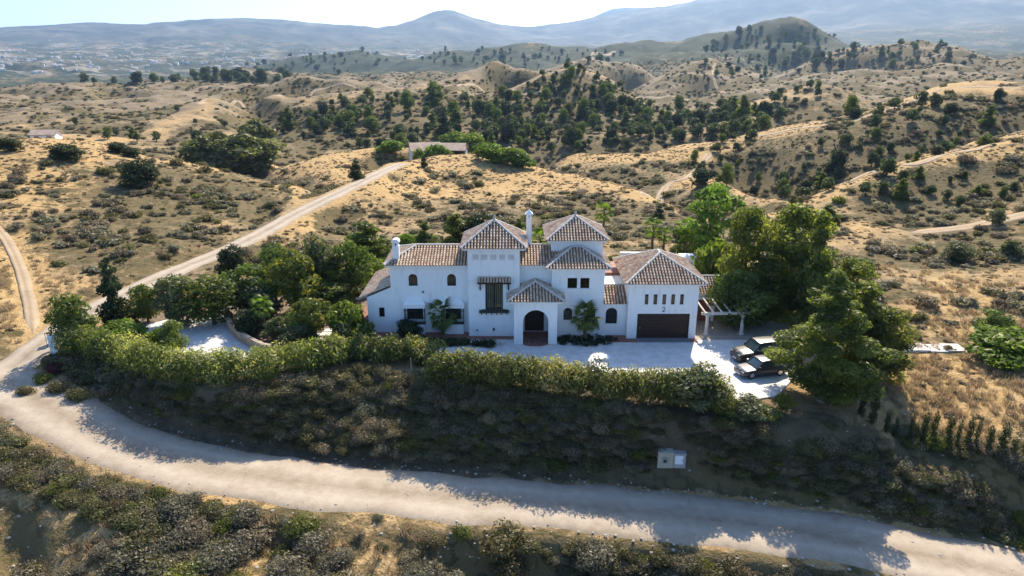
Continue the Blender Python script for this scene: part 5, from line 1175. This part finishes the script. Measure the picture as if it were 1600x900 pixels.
for n_, i in enumerate(od):
    x, y, z, s, v = G[i]; v = int(v); me, h, w = OL[v]; z = float(ground(x, y)); q = rng.uniform(.75, 1.25) * (.6 if v == 3 else 1)
    if n_ < 295:
        o = bpy.data.objects.new('hill_tree' if v in (2, 3) else 'olive_tree', me); o.location = (x, y, z - .1); o.rotation_euler = (0, 0, rng.uniform(0, 6.28)); o.scale = (s / w, s / w, s / w * q); C.objects.link(o); fo[v] = o
        px = float(project(x, y, z)[0]); r_ = math.hypot(x, y)
        wh = 'on the far wooded ridges' if r_ > 700 else 'in the grove beyond the golden dome' if px < 1190 and px > 780 else 'on the scrubby slope behind the farmhouse' if px < 781 else 'on the right hills'
        sz = ('big' if s > 6 else 'small' if s < 4 else 'middling') + (' leafy green tree' if v in (2, 3) else ' dark round olive tree'); sd = ', left third' if px < 533 else ', right third' if px > 1066 else ', middle third'
        tag(o, sz + ' ' + wh + sd, 'tree' if v in (2, 3) else 'olive tree', sz + 's ' + wh + sd)
    else: rest[v].append((x, y, z - .1, s / w, s / w * q))
for v in range(5):
    if rest[v] and v in fo: a = np.array(rest[v]); instances('far_grove', fo[v], a[:, 0], a[:, 1], a[:, 2], a[:, 3], a[:, 4], rng.uniform(0, 6.28, len(a)))
# ------------------------------------------------------------------ yard surfaces
def sheet(name, pts, mat, z, kind='structure', thick=.10):
    n = len(pts); v = [(x, y, z) for x, y in pts] + [(x, y, z - thick) for x, y in pts]
    a = sum(pts[i][0] * pts[(i + 1) % n][1] - pts[(i + 1) % n][0] * pts[i][1] for i in range(n))
    if a < 0: v = v[:n][::-1] + v[n:][::-1]
    o = mesh_obj(name, v, [tuple(range(n))] + [(i, i + n, (i + 1) % n + n, (i + 1) % n) for i in range(n)], mat); tag(o, kind=kind); return o
pz = lambda L, z=0: [at_z(a, b, z)[:2] for a, b in L]
M_COURT = noisy('pale_gravel_concrete', [(.50, .475, .44), (.62, .60, .565), (.70, .68, .65)], 1.2, .95, .3, .01)
M_PAVE = noisy('stone_paving', [(.26, .22, .18), (.36, .31, .26), (.44, .385, .33)], 2.2, .9, .3, .01)
M_SOIL = noisy('garden_soil', [(.09, .065, .045), (.17, .125, .085), (.24, .185, .13)], 2.5, .95, .5, .03)
M_STONE = noisy('rubble_stone', [(.26, .20, .14), (.40, .32, .235), (.50, .42, .33)], 3, .95, .4, .03)
sheet('garden_soil', pz([(150,520),(210,545),(262,578),(340,588),(520,574),(580,566),(660,560)]) + [(-9.0, 62.2), (-14.1, 62.2), (-14.7, 74), (-30, 76)] + pz([(330,472),(210,498)]), M_SOIL, -.045)
sheet('forecourt', pz([(676,562),(745,576),(800,586),(900,602),(1000,612),(1100,622),(1160,626),(1215,618),(1240,590),(1246,545)]) + [(22.5, 60.4), (17.6, 60.4), (17.4, 62), (-3.9, 62), (-4.4, 60.4)] + pz([(676,548)]), M_COURT, -.012)
sheet('side_terrace', [(17.3, 60.42), (22.6, 60.42)] + pz([(1246,535),(1232,500),(1190,478)]) + [(20.6, 65.6), (17.4, 65.6)], M_PAVE, .004)
sheet('garden_court', pz([(222,508),(262,499),(300,497),(352,492),(362,512),(384,535),(410,556),(380,580),(330,590),(290,580),(262,562),(236,534)]), M_COURT, -.02)
sheet('garden_path', pz([(575,462),(560,468),(528,462),(534,455),(566,450)]), M_COURT, -.02)
sheet('brick_paving', [(-14.3, 60.9), (-4.3, 60.3), (-4.3, 62.4), (-14.3, 62.4)], M_REDTILE, .004)
sheet('brick_paving', [(-15.9, 60.9), (-14.32, 60.9), (-14.32, 70), (-15.9, 70)], M_REDTILE, .003)
sheet('brick_paving', [(-4.28, 60.5), (.16, 60.5), (.16, 61.4), (-4.28, 61.4)], M_REDTILE, .006)
sheet('brick_paving', [(9.0, 59.75), (11.92, 59.75), (11.92, 61.6), (9.0, 61.6)], M_REDTILE, .008)
sheet('brick_paving', [(16.86, 59.75), (17.62, 59.75), (17.62, 61.6), (16.86, 61.6)], M_REDTILE, .008)
sheet('garage_apron', [(11.94, 59.75), (16.84, 59.75), (16.84, 60.86), (11.94, 60.86)], M_GREY, .012)
for i, (a, b, w, h) in enumerate([(505,532,3.0,1.1),(512,522,2.4,.9),(520,516,1.8,.7)]):
    x, y, _ = at_z(a, b, 0); s = MB(); s.box(x - w / 2, x + w / 2, y - h / 2, y + h / 2, -.12, .06 - .012 * i); o = s.build('stepping_slab', M_COURT)
    tag(o, ['large pale slab at the foot of the garden steps', 'middle pale garden step slab', 'upper small pale garden step slab'][i], 'slab')
# curved rubble retaining wall of the garden bed
W_ = spline([(*at_z(a, b, 0)[:2], 0) for a, b in [(356,494),(358,508),(368,524),(388,538),(410,549),(424,552)]], .33)
wl_o = MB(); 
for a, b in zip(W_[:-1], W_[1:]): wl_o.bar((a[0], a[1], .38), (b[0], b[1], .38), .38, .82)
wl_o = wl_o.build('garden_wall', M_STONE); tag(wl_o, 'low curved rubble stone wall edging the white court', 'wall')
st = MB()
for a, b in zip(W_[:-1], W_[1:]):
    d = Vector((b[0] - a[0], b[1] - a[1], 0)).normalized(); nn = Vector((d.y, -d.x, 0))
    for side in (-1, 1):
        for k in range(4):
            c = Vector((a[0], a[1], 0)) + d * rng.uniform(0, .3) + nn * side * .20; s = rng.uniform(.08, .15); z = .05 + k * .2
            st.add([c + d * s * q0 + nn * q1 * .06 + Vector((0, 0, z + q2 * .085 + .08)) for q0, q1, q2 in [(-1,0,-1),(1,0,-.8),(.9,0,1),(-.9,0,.9),(-.6,side,-.6),(.6,side,-.5),(.55,side,.6),(-.55,side,.6)]], [(0,1,5,4),(1,2,6,5),(2,3,7,6),(3,0,4,7),(4,5,6,7)], 0, rng.random())
    c = Vector((a[0], a[1], .79)); st.add([c + d * q0 * .17 + nn * q1 * .22 + Vector((0, 0, q2 * .07)) for q0, q1, q2 in [(-1,-1,0),(1,-1,0),(1,1,0),(-1,1,0),(-.7,-.8,1),(.7,-.8,1),(.7,.8,1),(-.7,.8,1)]], [(0,1,5,4),(1,2,6,5),(2,3,7,6),(3,0,4,7),(4,5,6,7)])
st.build('wall_stones', M_STONE, wl_o, kind='stuff')

# ------------------------------------------------------------------ pergola
M_CREAM = noisy('cream_plaster', [(.56, .52, .46), (.66, .62, .56)], 3)
pg = empty('pergola', (18.8, 61, 0), 0, 'white pergola with round columns and slanting rafters beside the garage', 'pergola')
def sub(m, name, mat, par, smooth=False):
    m.v = [tuple(Vector(q) - Vector(par.location)) for q in m.v]; return m.build(name, mat, par, smooth)
pa = at_z(1103, 523, 0); pb = at_z(1158, 522, 0); ph = at_Y(1103, 492, pa[1])[2]
for p in (pa, pb):
    m = MB(); x, y = p[:2]; m.tube([(x, y, -.1), (x, y, .12), (x, y, .14), (x, y, ph - .16), (x, y, ph - .14), (x, y, ph)], [.26, .26, .18, .16, .25, .25], 12); sub(m, 'column', M_CREAM, pg, False)
m = MB(); m.bar((pa[0] - .6, pa[1], ph + .13), (pb[0] + .55, pb[1], ph + .13), .2, .26); sub(m, 'beam', M_CREAM, pg)
for i in range(6):
    x = pa[0] - .35 + i * .82; m = MB(); m.bar((x, pa[1] - .5, ph + .33), (x - .25, 65.35, ph + .75), .1, .14); sub(m, 'rafter', M_CREAM, pg)

# ------------------------------------------------------------------ cars
def car_paint(name, col): 
    t = NT(name); t.base(col); t.rough(.35); t.b.inputs['Metallic'].default_value = .0; t.b.inputs['Specular IOR Level'].default_value = .4; t.b.inputs['Coat Weight'].default_value = .25; t.b.inputs['Coat Roughness'].default_value = .08; return t.m
M_CARGLASS = plain('car_glass', (.03, .05, .055), .06, .8); M_TYRE = plain('tyre_rubber', (.015, .015, .016), .8, .2); M_RIM = plain('rim_alloy', (.5, .5, .52), .3, .5, .9); M_LAMP = plain('lamp_glass', (.75, .77, .8), .12, .7); M_RED = plain('tail_lamp', (.35, .01, .01), .2, .6); M_TRIM = plain('black_trim', (.02, .02, .02), .5, .4)
def loft(sections, mat, name, par, smooth=True):
    """sections along the length; each (x, [(y, z) half profile from the bottom centre outward to the top centre])"""
    V = []; F = []; k = len(sections[0][1])
    for x, pr in sections: V += [(x, y, z) for y, z in pr] + [(x, -y, z) for y, z in pr[::-1]]
    n = 2 * k
    for i in range(len(sections) - 1):
        for j in range(n - 1): F.append((i * n + j, i * n + j + 1, (i + 1) * n + j + 1, (i + 1) * n + j))
        F.append((i * n + n - 1, i * n, (i + 1) * n, (i + 1) * n + n - 1))
    F += [tuple(range(n))[::-1], tuple(range((len(sections) - 1) * n, len(sections) * n))]
    o = mesh_obj(name, V, F, mat, par); 
    bm = bmesh.new(); bm.from_mesh(o.data); bmesh.ops.recalc_face_normals(bm, faces=bm.faces); bm.to_mesh(o.data); bm.free()
    if smooth:
        o.data.polygons.foreach_set('use_smooth', [True] * len(o.data.polygons)); md = o.modifiers.new('bevel', 'BEVEL'); md.width = .03; md.segments = 2; md.limit_method = 'ANGLE'; md.angle_limit = R(35); md.harden_normals = False
    return o
def car(x, y, rz, L, Wd, H, paint, label, suv):
    e = empty('parked_car', (x, y, 0), rz, label, 'car'); h = Wd / 2; bel = .62 * H if suv else .60 * H; g = .22 if suv else .16
    S_ = lambda t, top, wd: (L * (t - .5), [(0, g), (wd * h * .92, g), (wd * h, g + .18), (wd * h, top * .72), (wd * h * .95, top * .97), (wd * h * .70, top), (0, top + .02)])
    hood = .56 * H if suv else .52 * H
    loft([S_(0, hood * .72, .80), S_(.02, hood * .84, .92), S_(.10, hood * .96, .98), S_(.28, hood * 1.05, 1), S_(.34, bel, 1), S_(.60, bel, 1), S_(.86, bel, .99), S_(.96, bel * (.98 if suv else .90), .95), S_(1, bel * .86, .86)], paint, 'body', e)
    t0, t1, t2, t3 = (.27, .41, .88, .985) if suv else (.28, .43, .70, .86)
    G_ = lambda t, zt, wd: (L * (t - .5), [(0, bel - .06), (h * .90, bel - .06), (h * wd, zt - .03), (h * wd * .8, zt), (0, zt + .01)])
    loft([G_(t0, bel + .0, .86), G_(t1, H - .06, .74), G_(t2, H - .06, .73), G_(t3, bel + .05, .80)], M_CARGLASS, 'windows', e, False)
    loft([(L * (t1 - .02 - .5), [(0, H - .10), (h * .76, H - .10), (h * .70, H - .045), (0, H - .03)]), (L * (t1 + .06 - .5), [(0, H - .08), (h * .76, H - .09), (h * .70, H - .02), (0, H)]), (L * (t2 - .06 - .5), [(0, H - .08), (h * .76, H - .09), (h * .70, H - .02), (0, H)]), (L * (t2 + .01 - .5), [(0, H - .10), (h * .75, H - .10), (h * .69, H - .05), (0, H - .035)])], paint, 'car_roof', e)
    for s in (-1, 1):
        for a, b in ((t0, t1), (t1 + (t2 - t1) * .45, t1 + (t2 - t1) * .45), (t3, t2)):
            m = MB(); m.bar((L * (a - .5), s * h * .90, bel - .02), (L * (b - .5), s * h * .755, H - .06), .07, .06); m.build('pillar', paint, e)
        m = MB(); m.bar((L * (t0 + .05 - .5), s * h * .97, bel + .08), (L * (t0 + .05 - .5), s * h * 1.14, bel + .10), .12, .15); m.build('wing_mirror', paint, e)
        m = MB(); m.box(L * .012 - L / 2 - .02, L * .05 - L / 2, s * h * .62 - .17, s * h * .62 + .17, hood * .64, hood * .80); m.build('headlight', M_LAMP, e)
        m = MB(); m.box(L * .965 - L / 2, L * .992 - L / 2, s * h * .68 - .13, s * h * .68 + .13, bel * .66, bel * .86); m.build('tail_light', M_RED, e)
        for t in (.18, .80):
            r = .36 if suv else .31; cx = L * (t - .5); m = MB(); m.tube([(cx, s * (h + .012), r), (cx, s * (h - .20), r)], [r, r], 18); w = m.build('wheel', M_TYRE, e, False); m = MB(); m.tube([(cx, s * (h + .02), r), (cx, s * (h - .03), r)], [r * .66, r * .62], 14); m.build('rim', M_RIM, w)
    m = MB(); m.box(-L / 2 + .005, -L / 2 + .05, -h * .38, h * .38, hood * .42, hood * .70); m.build('grille', M_TRIM, e)
    m = MB(); m.box(-L / 2 - .012, -L / 2 + .02, -.26, .26, hood * .28, hood * .40); m.build('number_plate', plain('plate_white', (.7, .7, .7), .5), e)
    return e
cx, cyy, _ = at_z(1186, 560, 0); car(cx, cyy, R(12), 4.9, 1.98, 1.82, car_paint('dark_grey_paint', (.014, .0145, .017)), 'dark sport utility car parked nearest the pergola', True)
cx, cyy, _ = at_z(1188, 583, 0); car(cx, cyy, R(14), 4.3, 1.76, 1.42, car_paint('slate_grey_paint', (.035, .037, .047)), 'low dark slate saloon car parked nearest the hedge', False)

# ------------------------------------------------------------------ meter cabinet, poles, gate, slabs
def cabinet():
    x, y, z = on_ground(1048, 726, 30); z = float(ground(x, y)) - .3
    e = empty('meter_cabinet', (x, y, z), R(-3), 'rendered meter cabinet with a white door set into the shaded bank', 'cabinet'); s = 1.0
    m = MB(); m.box(-1.03, .10, -.3, .5, 0, 1.25); m.box(-1.06, .12, -.34, .52, 1.25, 1.33); m.build('cabinet_body', noisy('old_render', [(.34, .30, .23), (.47, .43, .34)], 4), e)
    m = MB(); m.box(.14, 1.03, -.24, .5, 0, 1.15); m.box(.12, 1.06, -.30, .52, 1.15, 1.22); m.build('cabinet_side', noisy('grey_render', [(.30, .29, .27), (.42, .40, .38)], 4), e)
    m = MB(); m.box(.24, .84, -.27, -.241, .34, 1.05); d = m.build('cabinet_door', plain('white_door', (.78, .79, .80), .4), e); m = MB(); m.box(.74, .79, -.295, -.271, .62, .74); m.build('handle', M_IRON, d)
    m = MB(); m.box(-.72, -.28, -.325, -.301, .42, .95); d = m.build('meter_hatch', noisy('weathered_hatch', [(.20, .19, .16), (.33, .31, .26)], 8), e); m = MB(); m.box(-.62, -.40, -.345, -.326, .5, .72); m.build('meter_window', M_CARGLASS, d)
cabinet()
M_POST = plain('galvanised_post', (.42, .43, .42), .5, .5, .6)
for i, (px, yt, yb) in enumerate([(643,560,592),(707,566,600),(772,574,612),(842,572,614),(917,588,622)]):
    x, y, _ = at_z(px, yb - 6, -.2); z = float(ground(x, y)); h = at_r(px, yt, math.hypot(x, y))[2] - z; m = MB(); m.tube([(0, 0, -.4), (0, 0, h), (0, 0, h + .03)], [.032, .032, .02], 8)
    o = m.build('fence_post', M_POST); o.location = (x, y, z); tag(o, ['leftmost thin metal post at the end of the tall clipped hedge', 'thin metal post at the left end of the loose hedge', 'second thin metal post from the left in the loose hedge', 'tallest thin metal post in the middle of the loose hedge', 'rightmost thin metal post in the loose hedge'][i], 'post')
def pillar(px, yb, z, h, w, lab):
    x, y, _ = at_z(px, yb, z); e = empty('gate_pillar', (x, y, z - .3), R(25), lab, 'pillar'); m = MB(); m.box(-w, w, -w, w, 0, h); m.build('pillar_shaft', M_WHITE, e)
    m = MB(); m.box(-w * 1.2, w * 1.2, -w * 1.2, w * 1.2, h, h + .1); m.box(-w * .9, w * .9, -w * .9, w * .9, h + .1, h + .2); m.build('pillar_cap', M_WHITE, e)
pillar(86, 552, -.5, 1.9, .28, 'white gate pillar standing in the red bougainvillea'); pillar(99, 526, -.4, 1.9, .28, 'white gate pillar under the round tree')
ga = at_z(96, 536, -.4); e = empty('iron_gate', (ga[0], ga[1], -.5), R(62), 'dark iron gate between the white pillars', 'gate'); m = MB()
for zz in (.2, 1.5): m.box(-1.3, 1.3, -.02, .02, zz, zz + .05)
m.build('gate_rail', M_IRON, e)
for i in range(14): m = MB(); m.box(-1.28 + i * .195, -1.25 + i * .195, -.014, .014, .1, 1.62); m.build('gate_bar', M_IRON, e)
for i in range(4):
    x, y, _ = at_z(1404 + i * 28.5, 541.5, 0); z = float(ground(x, y)); m = MB(); m.box(-.84, .84, -.85, .85, -.25, .10 + .012 * (i % 2)); o = m.build('concrete_slab', M_COURT); o.location = (x, y, z); o.rotation_euler = (0, 0, R(-1.0 * i))
    tag(o, ['pale concrete slab nearest the tallest tree in the right field', 'second pale concrete slab from the tallest tree', 'third pale concrete slab from the tallest tree', 'pale concrete slab at the far right of the row'][i], 'slab', 'row of concrete slabs')
x, y, _ = at_z(941, 561, 0); m = MB(); m.box(-.58, .58, -.42, .42, 0, .20); m.box(-.64, .64, -.47, .47, .20, .27); o = m.build('stone_block', M_WHITE); o.location = (x, y, -.02); o.rotation_euler = (0, 0, R(6)); tag(o, 'white low block on the forecourt behind the hedge', 'block')
x, y, _ = at_z(785, 538, 0); pt_ = empty('planter', (x, y, 0), 0, 'small pale stone planter left of the porch', 'planter'); m = MB(); m.tube([(0, 0, 0), (0, 0, .34), (0, 0, .36), (0, 0, .30)], [.20, .30, .26, .24], 12); m.build('pot', M_CREAM, pt_)
# ------------------------------------------------------------------ terrace roofs and parasol-white awnings behind the garage
def block(name, cx, cy, w, d, h, label, cat, mat, zb=-.6):
    m = MB(); m.box(-w / 2, w / 2, -d / 2, d / 2, 0, h); m.box(-w / 2 - .08, w / 2 + .08, -d / 2 - .08, d / 2 + .08, h, h + .12); o = m.build(name, mat); o.location = (cx, cy, zb); return tag(o, label, cat)
a = at_r(1000, 402, 86); block('garden_wall', a[0], a[1], 5, .4, 2.9, 'white curved garden wall behind the garage roof', 'wall', M_WHITE, -.9)
a = at_r(1075, 402, 82); block('pool_house', a[0], a[1], 5.5, 5, 3.4, 'flat grey roofed pool house with a white skylight behind the garage', 'pool house', M_PAVE, -.9); o = block('skylight', a[0] - .3, a[1] - .6, 1.6, 1.4, .6, 'white box on the pool house roof', 'skylight', M_WHITE, 2.63)
# ------------------------------------------------------------------ farmhouse, cottage, vans, far houses
M_FARMROOF = noisy('old_farm_roof', [(.26, .19, .14), (.38, .29, .225), (.46, .37, .30)], .8, .95); M_FARMWALL = noisy('pale_farm_wall', [(.50, .50, .50), (.66, .66, .65)], 1.5)
def house(name, loc, rz, w, d, h, rise, label, group=None, mat=M_FARMWALL, wins=3, roofm=M_FARMROOF):
    e = empty(name, loc, rz, label, 'house', group); m = MB(); m.box(-w / 2, w / 2, -d / 2, d / 2, -5, h)
    m.add([(-w / 2, -d / 2, h), (-w / 2, d / 2, h), (-w / 2, 0, h + rise * .92)], [(0, 1, 2)]); m.add([(w / 2, -d / 2, h), (w / 2, d / 2, h), (w / 2, 0, h + rise * .92)], [(0, 2, 1)]); m.build('wall', mat, e)
    m = MB(); o_ = .4; z0 = h - .1
    for s in (-1, 1): m.add([(-w / 2 - o_, s * (d / 2 + o_), z0), (w / 2 + o_, s * (d / 2 + o_), z0), (w / 2 + o_, 0, h + rise), (-w / 2 - o_, 0, h + rise), (-w / 2 - o_, s * (d / 2 + o_), z0 - .16), (w / 2 + o_, s * (d / 2 + o_), z0 - .16), (w / 2 + o_, 0, h + rise - .16), (-w / 2 - o_, 0, h + rise - .16)], [(0, 1, 2, 3), (7, 6, 5, 4), (0, 4, 5, 1), (1, 5, 6, 2), (3, 7, 4, 0)])
    m.build('roof', roofm, e)
    for i in range(wins):
        x = -w / 2 + w * (i + .5) / wins; m = MB(); m.box(x - .5, x + .5, -d / 2 - .04, -d / 2 + .05, h * .35, h * .78); f = m.build('window', M_DARK, e)
        m = MB(); m.box(x - .6, x + .6, -d / 2 - .1, -d / 2 - .042, h * .30, h * .35); m.build('sill', mat, f)
    return e
def on(px, py, rmin=100): x, y, z = on_ground(px, py, rmin); return (x, y, float(ground(x, y)))
def atr(px, r): a, _ = az_s(px, 240); x, y = r * math.sin(a), r * math.cos(a); return x, y, float(ground(x, y))
def fz(px, r, py): p = atr(px, r); return (p[0], p[1], max(p[2], at_r(px, py, r)[2]))
house('farmhouse', fz(664, 218, 244), R(14), 9, 9, 2.3, 2.0, 'left wing of the low farmhouse with a hipped brown roof'); house('farmhouse', fz(700, 220, 244), R(-6), 11, 9, 2.3, 1.9, 'long right wing of the low farmhouse beyond the dome'); house('farm_porch', fz(716, 211, 243), R(-4), 4, 3.5, 1.9, .8, 'dark open porch in front of the farmhouse', None, M_DARKWOOD, 1)
for a, r, lb, col in ((708, 213, 'small white car in front of the farmhouse', (.7, .7, .72)), (752, 210, 'white van beside the bright farm trees', (.72, .73, .75))):
    p = fz(a, r, 243); c_ = car(p[0], p[1], R(20), 4.6, 1.85, 1.75, car_paint('white_paint', col), lb, True); c_.location.z = p[2] + .05
cp_ = atr(78, 200); house('cottage', (cp_[0], cp_[1], cp_[2]), R(8), 5.4, 3.6, 2.2, .9, 'small white cottage with brown roof on the left crest', None, M_WHITE, 2)
M_FARW = plain('far_white_wall', (.72, .70, .66), .9); M_FART = plain('far_roof_tile', (.52, .42, .35), .9)
def far_house_mesh():
    out = []
    for k, (w, d, h) in enumerate([(16, 10, 6), (24, 11, 7), (12, 10, 9)]):
        m = MB(); m.box(-w / 2, w / 2, -d / 2, d / 2, -4, h); o_ = .8
        m.add([(-w / 2 - o_, -d / 2 - o_, h), (w / 2 + o_, -d / 2 - o_, h), (w / 2 + o_, d / 2 + o_, h), (-w / 2 - o_, d / 2 + o_, h), (-w / 2 + d / 2, 0, h + 2.4), (w / 2 - d / 2, 0, h + 2.4)], [(0, 1, 5, 4), (1, 2, 5), (2, 3, 4, 5), (3, 0, 4)], 1)
        o = m.build('far_house', [M_FARW, M_FART]); out.append(o.data); bpy.data.objects.remove(o)
    return out
FH = far_house_mesh(); n_ = 0
for i in range(700):
    if n_ >= 290: break
    t = rng.random(); px = rng.uniform(-10, 420) if t < .62 else (rng.uniform(430, 740) if t < .94 else rng.uniform(740, 1100)); py = np.clip(rng.normal(92, 12), 64, 116) if t < .62 else rng.uniform(78, 94)
    x, y, z = on_ground(px, py, 2400)
    if math.hypot(x, y) > 7500: continue
    o = bpy.data.objects.new('far_house', FH[rng.integers(0, 3)]); o.location = (x, y, z - 1); o.rotation_euler = (0, 0, rng.uniform(-.6, .6)); s = rng.uniform(.45, 1.0); o.scale = (s, s, s); C.objects.link(o); n_ += 1
    tag(o, 'tiny pale house in the hazy town below the far ridge' if px < 430 else 'tiny pale house in the hazy valley at the foot of the peak', 'house', 'far town houses')
# ------------------------------------------------------------------ haze
def haze():
    x, y0, y1, z0, z1 = 13500, -60, 13000, float(Z.min()) - 5, max(float(Z.max()), 60) + 12
    v = [(-x, y0, z0), (x, y0, z0), (x, y1, z0), (-x, y1, z0), (-x, y0, z1), (x, y0, z1), (x, y1, z1), (-x, y1, z1)]
    m = bpy.data.materials.new('haze_air'); m.use_nodes = True; nt = m.node_tree
    nt.nodes.remove(nt.nodes['Principled BSDF'])
    pv = nt.nodes.new('ShaderNodeVolumePrincipled'); pv.inputs['Color'].default_value = (.42, .65, 1, 1)
    pv.inputs['Density'].default_value = HAZE; pv.inputs['Anisotropy'].default_value = .35
    nt.links.new(pv.outputs[0], nt.nodes['Material Output'].inputs['Volume'])
    o = mesh_obj('haze', v, [(0, 3, 2, 1), (4, 5, 6, 7), (0, 1, 5, 4), (1, 2, 6, 5), (2, 3, 7, 6), (3, 0, 4, 7)], m); tag(o, kind='stuff')
HAZE = 5.7e-5
haze()
